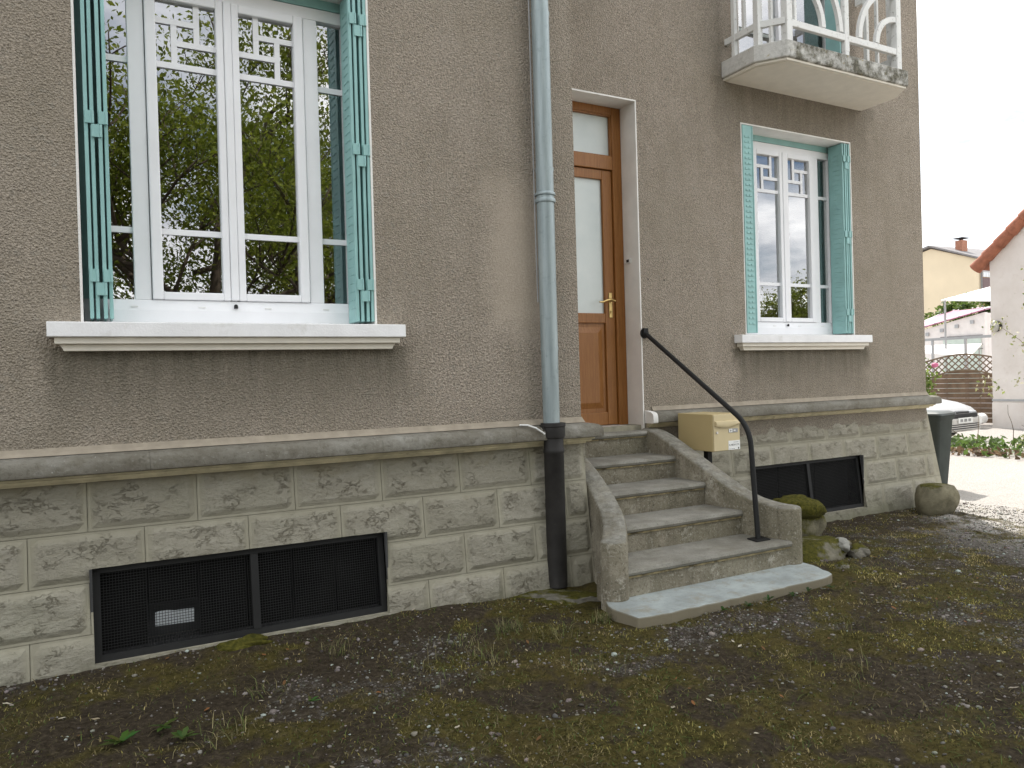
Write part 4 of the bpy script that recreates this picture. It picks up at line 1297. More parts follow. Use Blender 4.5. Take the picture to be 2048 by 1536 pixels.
# ------------------------------------------------------------------ loose stones
def stone_thing(name, label, cat, loc, rad, seed, mat, rot=0, flat=0, rough=.14, lvl=4, group=None):
    V, T = rock_mesh(rad, seed, lvl, rough, flat=flat)
    c, s = math.cos(rot), math.sin(rot)
    V = np.stack([V[:, 0] * c - V[:, 1] * s, V[:, 0] * s + V[:, 1] * c, V[:, 2]], 1) + np.array(loc)
    return np_mesh(name, V, T, mat, smooth=True, label=label, cat=cat, group=group)
def build_stones():
    stone_thing('boulder', 'rounded flat-topped boulder with green moss guarding the far corner of the house', 'boulder', (7.42, .44, .03), (.215, .2, .225), 3, 'boulder_stone', .3, flat=.66, rough=.07)
    stone_thing('mossy_stone', 'upright stone with a moss cushion on top, behind the side wall of the steps', 'stone', (5.04, .14, .08), (.25, .14, .20), 8, 'moss_top', -.2, rough=.16, flat=.5)
    stone_thing('moss_cushion', 'thick overhanging cushion of yellow-green moss on the upright stone by the steps', 'moss', (5.02, .13, .235), (.245, .16, .115), 12, 'moss_mat', -.15, rough=.16)
    stone_thing('rubble_stone', 'flat grey rubble stone lying between the mossy stone and the slab', 'stone', (4.86, -.14, -.01), (.36, .14, .085), 15, 'rubble_stone', .1, flat=.6, rough=.2)
    stone_thing('rubble_stone', 'low mossy rubble stone nearest the right end of the slab', 'stone', (4.60, -.40, .005), (.38, .14, .10), 17, 'mossy_stone', .12, rough=.22)
    stone_thing('rubble_stone', 'small pale rock on top of the rubble beside the steps', 'stone', (4.84, -.44, .05), (.085, .06, .05), 19, 'pale_rock', .4, rough=.25)
    stone_thing('rubble_stone', 'small brownish stone at the outer tip of the rubble heap', 'stone', (4.99, -.48, -.02), (.09, .07, .06), 23, 'rubble_stone', .1, rough=.25)
    stone_thing('rubble_stone', 'lone grey pebble stone beside the right tip of the slab', 'stone', (4.42, -.78, .0), (.06, .045, .045), 29, 'rubble_stone', .7, rough=.25)
    stone_thing('mossy_pad', 'broken mossy concrete pad under the foot of the downpipe', 'stone', (2.40, -.22, -.045), (.28, .2, .11), 31, 'rubble_stone', -.5, flat=.5, rough=.42)
    stone_thing('rubble_stone', 'mossy lump of stone against the wall below the cellar grille', 'stone', (.50, -.14, .02), (.13, .06, .05), 37, 'moss_mat', .1, rough=.3)
build_stones()

# ------------------------------------------------------------------ ground stuff
def cull(x, y, margin=1.0):
    """keep points the picture, or a camera a step aside, could see"""
    cx, cy = -.1888, -4.4111
    yaw = math.radians(28.79)
    dx, dy = x - cx, y - cy
    f = dx * math.sin(yaw) + dy * math.cos(yaw); r = dx * math.cos(yaw) - dy * math.sin(yaw)
    return (f > 1.6) & (np.abs(r) < f * .72 + margin * .5)
def house_free(x, y):
    ok = ~((x < CX + .1) & (y > -.085)) & ~((x >= CX) & (y > R - .1))
    ok &= ~((x > 2.38) & (x < 4.3) & (y > -1.03) & (y < .9) & (x - 2.38 > (-.8 - y) * .0))
    return ok
def scatter(n, x0=-1.6, x1=8.2, y0=-3.6, y1=.85):
    x = rng.uniform(x0, x1, n); y = rng.uniform(y0, y1, n)
    k = cull(x, y) & house_free(x, y)
    return x[k], y[k]
def blades(name, x, y, L, W, lean, tint, **kw):
    n = len(x)
    z = gz(x, y)
    a = rng.uniform(0, 2 * math.pi, n)
    dx, dy = np.cos(a), np.sin(a)
    px, py = -dy, dx
    b = np.stack([x, y, z - .003], 1)
    d = np.stack([dx, dy, np.zeros(n)], 1); p = np.stack([px, py, np.zeros(n)], 1)
    up = np.array([0, 0, 1.0])
    s, c = np.sin(lean), np.cos(lean)
    mid = b + d * (L * .45 * s * .7)[:, None] + up * (L * .5 * c)[:, None]
    bend = np.clip(lean + rng.uniform(.1, .8, n), 0, 1.75)
    tip = mid + d * (L * .55 * np.sin(bend))[:, None] + up * (L * .5 * np.cos(bend))[:, None]
    w = W[:, None]
    V = np.stack([b - p * w, b + p * w, mid + p * w * .8, mid - p * w * .8, tip], 1).reshape(-1, 3)
    i = np.arange(n)[:, None] * 5
    T = np.concatenate([i + np.array([0, 1, 2]), i + np.array([0, 2, 3]), i + np.array([3, 2, 4])], 0)
    np_mesh(name, V, T, 'blade_tint', tint=np.repeat(tint, 5, 0), **kw)
TUFTS = [(1.83, -.62, 160, .05), (2.36, -.78, 130, .04), (.93, -.42, 70, .05), (1.55, -.92, 90, .08), (1.2, -.95, 80, .1), (.5, -.75, 60, .07), (1.95, -1.35, 70, .1), (2.0, -.85, 90, .07), (1.5, -.68, 80, .08), (.25, -1.1, 60, .08), (3.4, -1.6, 60, .09), (2.9, -2.0, 60, .1)]
def build_ground_stuff():
    # moss pile
    x, y = scatter(330000)
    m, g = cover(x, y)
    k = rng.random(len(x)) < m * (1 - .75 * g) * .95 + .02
    x, y = x[k], y[k]; n = len(x)
    q = fbm(x * 2.3, y * 2.3, 3, 51)[:, None]; r = rng.random((n, 1))
    tint = np.where(q > .52, np.array([[.15, .13, .042]]), np.array([[.18, .145, .068]])) * (.35 + 1.25 * r) * (.75 + .5 * sstep(1.5, 4.5, x))[:, None]
    q2 = fbm(x * 6 + 1, y * 6, 3, 141)[:, None]; q3 = fbm(x * 3.3, y * 3.3 + 5, 3, 151)[:, None]
    tint = tint * (.55 + 1.0 * sstep(.38, .64, q2))
    tint = np.where((q3 > .57) & (rng.random((n, 1)) < .7), np.array([[.118, .105, .038]]) * (.55 + .75 * r), tint)
    tint = np.where(rng.random((n, 1)) < .10, np.array([[.06, .09, .022]]), tint)
    blades('moss', x, y, rng.uniform(.008, .022, n) * (.6 + .9 * q2[:, 0]), rng.uniform(.0012, .003, n), rng.uniform(.2, 1.3, n), tint,
           label='low yellow-brown moss carpeting the ground before the house', cat='moss', kind='stuff')
    # straw and thin grass
    x, y = scatter(110000)
    m, g = cover(x, y)
    t = fbm(x * 1.7 + 3, y * 1.7, 3, 61)
    k = rng.random(len(x)) < sstep(.45, .68, t) * .45 * (1 - .6 * g) + .03
    x, y = x[k], y[k]; n = len(x)
    r = rng.random((n, 1)); gr = sstep(.45, .65, fbm(x * 1.1, y * 1.1 + 7, 3, 71))[:, None]
    tint = np.where(rng.random((n, 1)) < .25 + .55 * gr, np.array([[.075, .105, .028]]), np.array([[.135, .11, .06]])) * (.4 + .9 * r)
    blades('grass', x, y, rng.uniform(.025, .085, n), rng.uniform(.0009, .002, n), rng.uniform(.95, 1.5, n), tint,
           label='thin straggling grass and dry straw on the ground', cat='grass', kind='stuff')
    # rooted tufts
    tx, ty = [], []
    for (a, b, k, sp) in TUFTS:
        tx.append(rng.normal(a, sp, k)); ty.append(rng.normal(b, sp * .8, k))
    x = np.concatenate(tx); y = np.concatenate(ty); n = len(x); r = rng.random((n, 1))
    tint = np.where(rng.random((n, 1)) < .5, np.array([[.1, .125, .04]]), np.array([[.2, .175, .09]])) * (.5 + .8 * r)
    blades('tuft_grass', x, y, rng.uniform(.04, .11, n), rng.uniform(.0009, .0018, n), rng.uniform(.25, 1.2, n), tint,
           label='loose tufts of longer pale grass near the pipe and the steps', cat='grass', kind='stuff')
    # pebbles
    ico = bmesh.new(); bmesh.ops.create_icosphere(ico, subdivisions=1, radius=1)
    IV = np.array([v.co[:] for v in ico.verts]); IT = np.array([[v.index for v in f.verts] for f in ico.faces]); ico.free()
    x, y = scatter(150000)
    m, g = cover(x, y)
    k = rng.random(len(x)) < np.clip(g * .55 + .03, 0, 1)
    x, y = x[k], y[k]; n = len(x)
    s = np.exp(rng.normal(math.log(.0042), .48, n)); s = np.clip(s, .0022, .018)
    A = rng.uniform(0, 2 * math.pi, n)
    sx, sy, sz = s * rng.uniform(.8, 1.5, n), s * rng.uniform(.7, 1.1, n), s * rng.uniform(.4, .8, n)
    J = IV[None] * (1 + rng.uniform(-.25, .25, (n, len(IV), 1)))
    P = J * np.stack([sx, sy, sz], 1)[:, None, :]
    c, si = np.cos(A)[:, None], np.sin(A)[:, None]
    V = np.stack([P[..., 0] * c - P[..., 1] * si + x[:, None], P[..., 0] * si + P[..., 1] * c + y[:, None], P[..., 2] + (gz(x, y) + sz * .35)[:, None]], 2)
    T = (np.arange(n)[:, None, None] * len(IV) + IT[None]).reshape(-1, 3)
    r = rng.random((n, 1))
    tint = np.array([[.2, .185, .165]]) * (.3 + 1.1 * r) * (1 + rng.uniform(-.08, .08, (n, 3)))
    tint = np.where(rng.random((n, 1)) < .045, np.array([[.4, .45, .41]]), tint)
    np_mesh('gravel', V.reshape(-1, 3), T, 'pebble_tint', tint=np.repeat(tint, len(IV), 0), label='loose grey pebbles and grit scattered over the ground', cat='gravel', kind='stuff')
    # fallen leaves
    x, y = scatter(230); n = len(x)
    outl = np.array([(-.5, 0), (-.25, .16), (.05, .2), (.3, .12), (.5, 0), (.3, -.12), (.05, -.2), (-.25, -.16)])
    Vs, Ts, Cs = [], [], []
    for i in range(n):
        L = random.uniform(.02, .045); a = random.uniform(0, 6.3); cu = random.uniform(-.6, .9)
        base = len(Vs) * 9
        pts = [(0, 0, .1)] + [(u, v, .1 + cu * v * v * 2 + random.uniform(-.05, .05)) for u, v in outl]
        ca, sa = math.cos(a), math.sin(a); tl = random.uniform(-.3, .3)
        z = float(gz(x[i], y[i])) + .006
        Vs.append([(x[i] + L * (u * ca - v * sa), y[i] + L * (u * sa + v * ca), z + L * (w + tl * u)) for u, v, w in pts])
        Ts += [(base, base + 1 + k, base + 1 + (k + 1) % 8) for k in range(8)]
        col = random.choice([(.3, .25, .17), (.2, .09, .035), (.42, .38, .3), (.13, .07, .03), (.34, .3, .24)])
        Cs.append([col] * 9)
    np_mesh('leaf_litter', np.array(Vs).reshape(-1, 3), np.array(Ts), 'blade_tint', tint=np.array(Cs).reshape(-1, 3),
            label='dead brown and bleached leaves strewn over the ground', cat='leaves', kind='stuff')
build_ground_stuff()

def weed(label, loc, n, L, tint, seed, spread=.5, name='weed', cat='weed', group=None):
    rr = random.Random(seed)
    w = empty(name, loc, label=label, cat=cat, group=group)
    for i in range(n):
        a = rr.uniform(0, 6.28); l = L * rr.uniform(.6, 1.1); wd = l * rr.uniform(.1, .16); e = rr.uniform(.15, spread + .3)
        V, F, C = [], [], []
        for k in range(6):
            t = k / 5
            ww = wd * (math.sin(math.pi * min(1, t * .9 + .12)) ** .8) * (1 + .35 * (k % 2))
            r = l * t * math.cos(e) ; z = .012 + l * (t * math.sin(e) - .45 * t * t * math.sin(e))
            for s in (-1, 1):
                V.append((loc[0] + r * math.cos(a) - s * ww * math.sin(a), loc[1] + r * math.sin(a) + s * ww * math.cos(a), loc[2] + z + (.15 * ww)))
        for k in range(5): F.append((2 * k, 2 * k + 1, 2 * k + 3, 2 * k + 2))
        c = tuple(q * rr.uniform(.7, 1.25) for q in tint)
        np_mesh('leaf', np.array(V), np.array(F), 'leaf_tint', parent=w, tint=np.array([c] * len(V)))
    return w
weed('green dandelion-like weed at the lower left edge of the picture', (-.12, -1.0, float(gz(-.12, -1.0))), 12, .085, (.085, .15, .035), 1)
weed('small green weed close beside the dandelion-like one, towards the steps', (.10, -1.06, float(gz(.10, -1.06))), 9, .065, (.08, .14, .035), 2)
weed('pale green weed with narrow leaves just behind the dandelion-like one', (.04, -.90, float(gz(.04, -.90))), 8, .075, (.08, .14, .035), 6)
weed('tiny star-shaped green leaf rosette farther right of the weeds', (.62, -1.02, float(gz(.62, -1.02))), 6, .05, (.09, .15, .04), 3)
for i, (a, b) in enumerate([(2.98, -1.10), (3.16, -1.12), (3.36, -1.09), (3.52, -1.13), (3.7, -1.09), (3.86, -1.13)]):
    weed('small clover-green weed along the front edge of the slab, ' + ('at its left end', 'second from its left end', 'third from its left end', 'third from its right end', 'second from its right end', 'at its right end')[i], (a, b, float(gz(a, b))), 9, .05, (.045, .09, .02), 10 + i, .9, group='weeds along the slab')

# ------------------------------------------------------------------ trees and shrubs
def leaves_np(C, n, size, tints, name, parent, mat='leaf_tint', spread=.4, **kw):
    """n leaves scattered round the centres C"""
    idx = rng.integers(0, len(C), n)
    P = C[idx] + rng.normal(0, spread, (n, 3)) * np.array([1, 1, .75])
    a = rng.normal(0, 1, (n, 3)); a /= np.linalg.norm(a, axis=1)[:, None]
    h = rng.normal(0, 1, (n, 3)); b = np.cross(a, h); b /= np.linalg.norm(b, axis=1)[:, None]
    L = (size * rng.uniform(.6, 1.3, n))[:, None]
    V = np.stack([P - a * L, P + b * L * .5 + np.array([0, 0, .1]) * L, P + a * L, P - b * L * .5 + np.array([0, 0, .1]) * L], 1).reshape(-1, 3)
    i = np.arange(n)[:, None] * 4
    T = np.concatenate([i + np.array([0, 1, 2]), i + np.array([0, 2, 3])], 0)
    tn = np.array(tints)[rng.integers(0, len(tints), n)] * rng.uniform(.65, 1.3, (n, 1))
    return np_mesh(name, V, T, mat, parent=parent, tint=np.repeat(tn, 4, 0), **kw)
def tree(label, loc, H, spread, n, seed, size=.07, tints=((.17, .215, .02), (.215, .25, .03), (.135, .175, .018)), low=.18, group=None, name='tree'):
    rr = random.Random(seed)
    t = empty(name, loc, label=label, cat='tree', group=group)
    mb = MB(); tips = []
    def grow(p, d, L, r, lvl):
        pts = [p]; q = p.copy(); dd = d.copy()
        for k in range(4):
            dd = (dd + Vector((rr.uniform(-.2, .2), rr.uniform(-.2, .2), rr.uniform(-.05, .15)))).normalized()
            q = q + dd * L / 4; pts.append(q.copy())
        mb.tube(pts, [r * (1 - .14 * k) for k in range(5)], 6 if lvl else 10)
        if lvl >= 2: tips.extend(pts[1:])
        if lvl < 4:
            for k in range(4 if lvl < 2 else 3):
                s = pts[rr.choice([2, 3, 4])] if lvl else pts[rr.choice([1, 2, 3, 4])]
                a = rr.uniform(0, 6.28)
                out = Vector((math.cos(a), math.sin(a), rr.uniform(-.1, .9)))
                nd = (dd * .55 + out * spread).normalized()
                grow(s, nd, L * rr.uniform(.55, .75), r * .5, lvl + 1)
    L0 = Vector(loc)
    grow(L0, Vector((0, 0, 1)), H * .42, H * .014, 0)
    # low limbs
    for k in range(5):
        a = rr.uniform(0, 6.28); grow(L0 + Vector((0, 0, H * rr.uniform(low, low + .15))), Vector((math.cos(a), math.sin(a), .35)).normalized(), H * .24, H * .006, 1)
    mb.build('trunk', 'bark', t, smooth=True)
    C = np.array([p[:] for p in tips])
    C[:, 2] = np.maximum(C[:, 2], loc[2] + .8)
    leaves_np(C, n, size, tints, 'crown', t, spread=H * .032)
    return t
tree('tall leafy garden tree behind the viewer, mirrored in the large window', (1.7, -11.2, -.1), 11.5, .85, 42000, 5, .05)
tree('second leafy tree further along, mirrored beside the first in the large window', (5.6, -13.5, -.1), 11.0, .85, 38000, 9, .05)
tree('slender tree mirrored low in the window under the balcony', (21.6, -12.2, -.1), 6.4, .7, 20000, 14, .055)
tree('leafy tree to the left behind the viewer', (-3.6, -12.5, -.1), 11, .85, 30000, 21, .065)

def bush(label, loc, rad, n, size, tints, seed, name='shrub', cat='shrub', stems=6, group=None):
    rr = random.Random(seed)
    b = empty(name, loc, label=label, cat=cat, group=group)
    C = []; mb = MB()
    for k in range(stems):
        a = rr.uniform(0, 6.28); q = Vector(loc); d = Vector((math.cos(a) * .5 * rad[0] / rad[2], math.sin(a) * .5 * rad[1] / rad[2], 1)).normalized()
        pts = [q.copy()]
        for j in range(5):
            d = (d + Vector((rr.uniform(-.3, .3), rr.uniform(-.3, .3), rr.uniform(-.1, .2)))).normalized()
            q = q + d * rad[2] * 2 / 5 * rr.uniform(.8, 1.1); pts.append(q.copy()); C.append(q[:])
        mb.tube(pts, [.012, .011, .009, .007, .005, .003], 5)
    mb.build('stems', 'twig', b)
    C = np.array(C)
    E = np.array(loc) + np.array([0, 0, rad[2]]) + rng.normal(0, .42, (30, 3)) * np.array(rad)
    E[:, 2] = np.maximum(E[:, 2], loc[2] + .05)
    leaves_np(np.concatenate([C, E]), n, size, tints, 'foliage', b, spread=rad[0] * .16)
    return b
GREEN = ((.07, .12, .02), (.11, .16, .03), (.05, .085, .02))
PALE = ((.32, .32, .15), (.4, .38, .24), (.2, .24, .07), (.5, .48, .38))
bush('rose bush with light green leaves and a pink bloom behind the house corner', (15.4, 5.75, -.1), (.45, .45, .85), 1600, .045, ((.14, .2, .04), (.2, .25, .07), (.1, .15, .03)), 3, name='rose_bush')
def bloom():
    V, T = rock_mesh((.06, .06, .05), 41, 2, .3)
    np_mesh('rose_bloom', V + np.array((15.15, 5.3, 1.42)), T, 'rose_pink', smooth=True, label='pink rose bloom on the bush by the house corner', cat='flower')
bloom()
bush('pale flowering shrub with sparse twigs at the right edge, before the white wall', (13.4, 2.1, -.1), (.75, .75, 1.45), 2600, .035, PALE, 6, name='flowering_shrub', stems=9)
bush('dark green tree behind the purple-roofed shed', (31.5, 13.0, -.1), (.8, .8, 2.2), 7000, .1, GREEN, 8, name='garden_tree', cat='tree')
bush('light green bush rising behind the shed, under the awning', (33.0, 15.2, -.1), (1.5, 1.5, 2.1), 7000, .1, ((.11, .17, .03), (.16, .22, .05), (.08, .12, .02)), 12, name='garden_bush')

MIRR = ((.13, .17, .018), (.18, .21, .026), (.1, .14, .016))
bush('broad leafy shrub behind the viewer, mirrored low in the middle of the large window', (2.6, -14.5, -.1), (2.6, 1.6, 2.5), 15000, .06, MIRR, 31, name='garden_shrub', stems=12)
bush('leafy shrub behind the viewer, mirrored at the left foot of the large window', (-1.4, -15.0, -.1), (2.2, 1.6, 2.2), 12000, .06, MIRR, 33, name='garden_shrub', stems=12)
bush('leafy shrub behind the viewer, mirrored at the right foot of the large window', (7.4, -16.0, -.1), (2.4, 1.6, 2.6), 13000, .06, MIRR, 35, name='garden_shrub', stems=12)
def flowerbed():
    n = 2600
    x = rng.uniform(12.5, 14.0, n); y = rng.uniform(-1.5, 5.6, n)
    near = x < 13.1
    C = np.stack([x, y, -.1 + rng.uniform(.02, .2, n) * np.where(near, .5, 1.1)], 1)
    a = rng.normal(0, 1, (n, 3)); a /= np.linalg.norm(a, axis=1)[:, None]; b = np.cross(a, rng.normal(0, 1, (n, 3))); b /= np.linalg.norm(b, axis=1)[:, None]
    L = rng.uniform(.03, .075, n)[:, None]
    V = np.stack([C - a * L, C + b * L * .55, C + a * L, C - b * L * .55], 1).reshape(-1, 3)
    i = np.arange(n)[:, None] * 4
    T = np.concatenate([i + np.array([0, 1, 2]), i + np.array([0, 2, 3])], 0)
    brown = np.array([[.15, .1, .06]]); green = np.array([[.1, .16, .04]])
    tn = np.where((near & (rng.random(n) < .75))[:, None], brown, green) * rng.uniform(.5, 1.4, (n, 1))
    np_mesh('ground_cover', V, T, 'leaf_tint', tint=np.repeat(tn, 4, 0), label='strip of low green plants and brown leaves across the gravel drive', cat='plants', kind='stuff')
flowerbed()

# ------------------------------------------------------------------ wheelie bin
def build_bin():
    b = empty('wheelie_bin', (8.93, 1.52, -.1), (0, 0, math.radians(12)), world=False, label='dark green wheelie bin standing behind the far house corner', cat='bin')
    def ring(z, hx, hy, r=.04):
        pts = []
        for sx, sy, a0 in ((1, 1, 0), (-1, 1, 90), (-1, -1, 180), (1, -1, 270)):
            for k in range(4):
                a = math.radians(a0 + 30 * k)
                pts.append((sx * (hx - r) + r * math.cos(a), sy * (hy - r) + r * math.sin(a), z))
        return pts
    m = MB(); lv = [ring(.03, .175, .2), ring(.5, .205, .235), ring(.83, .222, .255), ring(.86, .245, .275), ring(.90, .245, .275)]
    n = 16; V = [p for r_ in lv for p in r_]; F = [tuple(range(n - 1, -1, -1)), tuple(4 * n + k for k in range(n))]
    for i in range(4):
        for k in range(n): F.append((i * n + k, i * n + (k + 1) % n, (i + 1) * n + (k + 1) % n, (i + 1) * n + k))
    m.add(V, F); m.build('body', 'bin_plastic', b, smooth='auto')
    m = MB(); lv = [ring(.902, .252, .285), ring(.925, .25, .28), ring(.95, .2, .23)]
    V = [p for r_ in lv for p in r_]; F = [tuple(range(n - 1, -1, -1)), tuple(2 * n + k for k in range(n))]
    for i in range(2):
        for k in range(n): F.append((i * n + k, i * n + (k + 1) % n, (i + 1) * n + (k + 1) % n, (i + 1) * n + k))
    m.add(V, F); m.build('lid', 'bin_lid', b, smooth='auto')
    for s in (-1, 1):
        m = MB(); m.tube([(s * .19, .23, .1), (s * .24, .23, .1)], .1, 16); m.build('wheel', 'tyre', b)
    m = MB(); m.tube([(-.2, .3, .9), (.2, .3, .9)], .014, 8); m.build('handle', 'bin_plastic', b)
build_bin()

# ------------------------------------------------------------------ car
def build_car():
    c = empty('parked_car', (14.72, 4.55, -.1), (0, 0, math.radians(4)), world=False, label='white small car parked with its front towards the gravel drive', cat='car')
    # local: front at y=0 facing -y, length towards +y
    def loft(stations, name, mat, n=None, smooth=True):
        m = MB(); k = len(stations[0][1]); V = []
        for y, pr in stations: V += [(x, y, z) for x, z in pr]
        F = []
        for i in range(len(stations) - 1):
            for j in range(k - 1): F.append((i * k + j, i * k + j + 1, (i + 1) * k + j + 1, (i + 1) * k + j))
        F.append(tuple(range(k))); F.append(tuple((len(stations) - 1) * k + j for j in range(k)))
        m.add(V, F); return m.build(name, mat, c, smooth='auto' if smooth else False)
    def sec(w, zb, zs, zt):
        return [(-w * .93, zb), (-w, zb + (zs - zb) * .5), (-w * .985, zs), (-w * .86, zs + (zt - zs) * .75), (-w * .5, zt), (0, zt + .015), (w * .5, zt), (w * .86, zs + (zt - zs) * .75), (w * .985, zs), (w, zb + (zs - zb) * .5), (w * .93, zb)]
    loft([(.03, sec(.70, .40, .56, .60)), (.12, sec(.76, .30, .62, .68)), (.4, sec(.80, .25, .68, .78)), (.8, sec(.82, .22, .74, .86)), (1.15, sec(.82, .22, .80, .92)),
          (1.6, sec(.83, .2, .84, .93)), (3.2, sec(.82, .2, .86, .94)), (3.65, sec(.78, .28, .82, .9)), (3.75, sec(.7, .4, .7, .8))], 'body', 'car_paint')
    cab = [(1.0, sec(.70, .86, .88, .90)), (1.75, sec(.68, .86, 1.3, 1.38)), (2.1, sec(.66, .86, 1.36, 1.43)), (3.0, sec(.65, .86, 1.34, 1.40)), (3.6, sec(.66, .84, .95, 1.0))]
    loft(cab, 'cabin_glass', 'car_glass')
    loft([(1.72, [(-.62, 1.345), (-.4, 1.392), (0, 1.41), (.4, 1.392), (.62, 1.345)]), (2.1, [(-.62, 1.40), (-.4, 1.445), (0, 1.462), (.4, 1.445), (.62, 1.40)]), (3.05, [(-.6, 1.37), (-.4, 1.415), (0, 1.43), (.4, 1.415), (.6, 1.37)])], 'roof', 'car_paint')
    m = MB()
    m.prism_z([(-.76, .10), (-.70, -.03), (-.4, -.08), (.4, -.08), (.70, -.03), (.76, .10), (.8, .4), (-.8, .4)], .21, .47); m.build('bumper', 'bumper_plastic', c, bevel=.03)
    m = MB(); m.box(-.55, .55, -.088, -.05, .24, .36); m.build('air_intake', 'car_trim', c)
    for z in (.255, .295, .335):
        m = MB(); m.box(-.56, .56, -.098, -.06, z - .008, z + .008); m.build('grille_slat', 'bumper_plastic', c)
    m = MB(); m.box(-.26, .26, -.105, -.095, .38, .485); pl = m.build('number_plate', 'paper_white', c)
    for a, b_ in ((-.2, -.1), (-.06, .05), (.09, .19)):
        m = MB(); m.box(a, b_, -.108, -.1055, .405, .46); m.build('plate_character', 'grey_plastic', pl)
    m = MB(); m.box(-.6, .6, -.045, .06, .475, .56); m.build('front_panel', 'car_trim', c, bevel=.02)
    m = MB(); m.box(-.22, .22, -.055, -.04, .565, .60); m.build('hood_slot', 'car_trim', c)
    for s in (-1, 1):
        m = MB(); m.prism_z([(s * .36, -.03), (s * .62, .0), (s * .73, .12), (s * .7, .2), (s * .4, .1)], .50, .60); m.build('headlight', 'headlight_glass', c, bevel=.02)
        for y in (.72, 3.0):
            m = MB(); m.tube([(s * .66, y, .29), (s * .83, y, .29)], .29, 22); w = m.build('wheel', 'tyre', c)
            m = MB(); m.tube([(s * .80, y, .29), (s * .838, y, .29)], .18, 16); m.build('rim', 'galvanised', w)
        m = MB(); m.box(min(s * .84, s * .98), max(s * .84, s * .98), 1.35, 1.45, .9, 1.02); m.build('wing_mirror', 'car_trim', c, bevel=.02)
build_car()

# ------------------------------------------------------------------ lattice fence
def build_fence():
    A, B = Vector((19.0, 8.05, -.1)), Vector((19.5, 6.25, -.1))
    ang = math.atan2((B - A).y, (B - A).x)
    f = empty('fence_panel', A, (0, 0, ang), world=False, label='brown wooden fence panel with an arched lattice top beside the white wall', cat='fence')
    W = (B - A).length
    arch = lambda x: .18 * math.sin(math.pi * min(1, max(0, (x + .0) / W)))
    z = .05; k = 0
    while z < 1.36:
        h = .125
        m = MB(); n = 10
        x0, x1 = 0, W
        zt = z + h - .008
        if z > 1.05:
            poly = [(0, min(zt, 1.10 + arch(0)))] + []
            pts = [(W * i / n, min(zt, 1.12 + arch(W * i / n) * 1.5)) for i in range(n + 1)]
            poly = [(p[0], z) for p in pts if p[1] > z + .005] + [p for p in pts[::-1] if p[1] > z + .005]
            if len(poly) >= 4: m.prism_y(poly, -.012 - .004 * (k % 2), .012)
        else: m.box(x0, x1, -.012 - .006 * (k % 2), .012, z, zt)
        if m.v: m.build('plank', 'fence_wood', f)
        z += h; k += 1
    for x in (-.05, W + .05):
        m = MB(); m.box(x - .045, x + .045, -.045, .045, 0, 1.72); m.build('post', 'fence_wood', f)
    n = 24
    def strip(fn, name):
        m = MB()
        for i in range(n):
            xa, xb_ = W * i / n, W * (i + 1) / n
            m.prism_y([(xa, fn(xa) - .02), (xb_, fn(xb_) - .02), (xb_, fn(xb_) + .02), (xa, fn(xa) + .02)], -.025, .025)
        m.build(name, 'lattice_wood', f)
    top = lambda x: 1.60 + arch(x); bot = lambda x: 1.13 + arch(x) * 1.4
    strip(top, 'top_rail'); strip(bot, 'middle_rail')
    p = .155
    for s in (-1, 1):
        u = -1.0
        while u < W + 1:
            pts = []
            for i in range(61):
                t = i / 60; zz = 1.05 + .85 * t; x = u + s * (zz - 1.05) + (0 if s > 0 else .85)
                if 0 <= x <= W and bot(x) <= zz <= top(x): pts.append((x, zz))
            if len(pts) > 3:
                a, b = pts[0], pts[-1]; w = .010
                m = MB(); m.prism_y([(a[0] - w, a[1] + s * w), (a[0] + w, a[1] - s * w), (b[0] + w, b[1] - s * w), (b[0] - w, b[1] + s * w)], -.008 + .008 * (s > 0), .0 + .008 * (s > 0))
                m.build('lattice_strip', 'lattice_wood', f)
            u += p
build_fence()

# ------------------------------------------------------------------ white house at the right
def build_white_house():
    h = empty('outbuilding', (21, 3, -.1), label='old white rendered gable house with terracotta verge tiles at the right edge', cat='house')
    X, Y1, Y0 = 18.6, 6.09, -1.7
    ze, zr, ym = 3.88, 7.4, (6.09 - 1.7) / 2
    m = MB(); m.prism_x([(Y0, -.3), (Y1, -.3), (Y1, ze), (ym, zr), (Y0, ze)], X, X + 8); m.build('wall', 'old_white_render', h)
    dy, dz = Y1 - ym, ze - zr
    L = math.hypot(dy, dz)
    uy, uz = dy / L, dz / L
    for s in (1, -1):
        m = MB()
        a = (ym, zr); e = (ym + s * (Y1 - ym) * 1.06, zr + dz * 1.06)
        m.prism_x([a, e, (e[0], e[1] + .16), (a[0], a[1] + .16)], X - .05, X + 8.1); m.build('roof', 'terracotta', h)
    # half-round verge tiles along the near slope
    n = 15
    for i in range(n):
        t0, t1 = i / n * 1.07, (i + 1.12) / n * 1.07
        p0 = Vector((X - .06, ym + dy * t0, zr + dz * t0 + .10)); p1 = Vector((X - .06, ym + dy * t1, zr + dz * t1 + .10))
        m = MB(); m.tube([p0, p1], [.125, .15], 12); m.build('verge_tile', 'terracotta', h, smooth='auto')
    m = MB(); m.box(X - .02, X + .0, 2, Y1 + .01, .53, .58); m.build('wall_pipe', 'galvanised', h)
    m = MB(); m.box(X - .012, X + .001, Y1 - 4, Y1 + .012, -.3, .5); m.build('base_band', 'old_white_render', h)
    l = empty('wall_lamp', (18.55, 5.97, 2.3), label='round bulkhead lamp on the corner of the white wall', cat='lamp')
    V, T = rock_mesh((.09, .085, .14), 2, 3, .0)
    np_mesh('glass_cover', V + np.array((18.53, 5.96, 2.3)), T, 'lamp_glass', parent=l, smooth=True)
    m = MB(); m.tube([(18.595, 5.96, 2.3), (18.56, 5.96, 2.3)], .13, 16); m.build('lamp_base', 'cast_iron', l)
build_white_house()

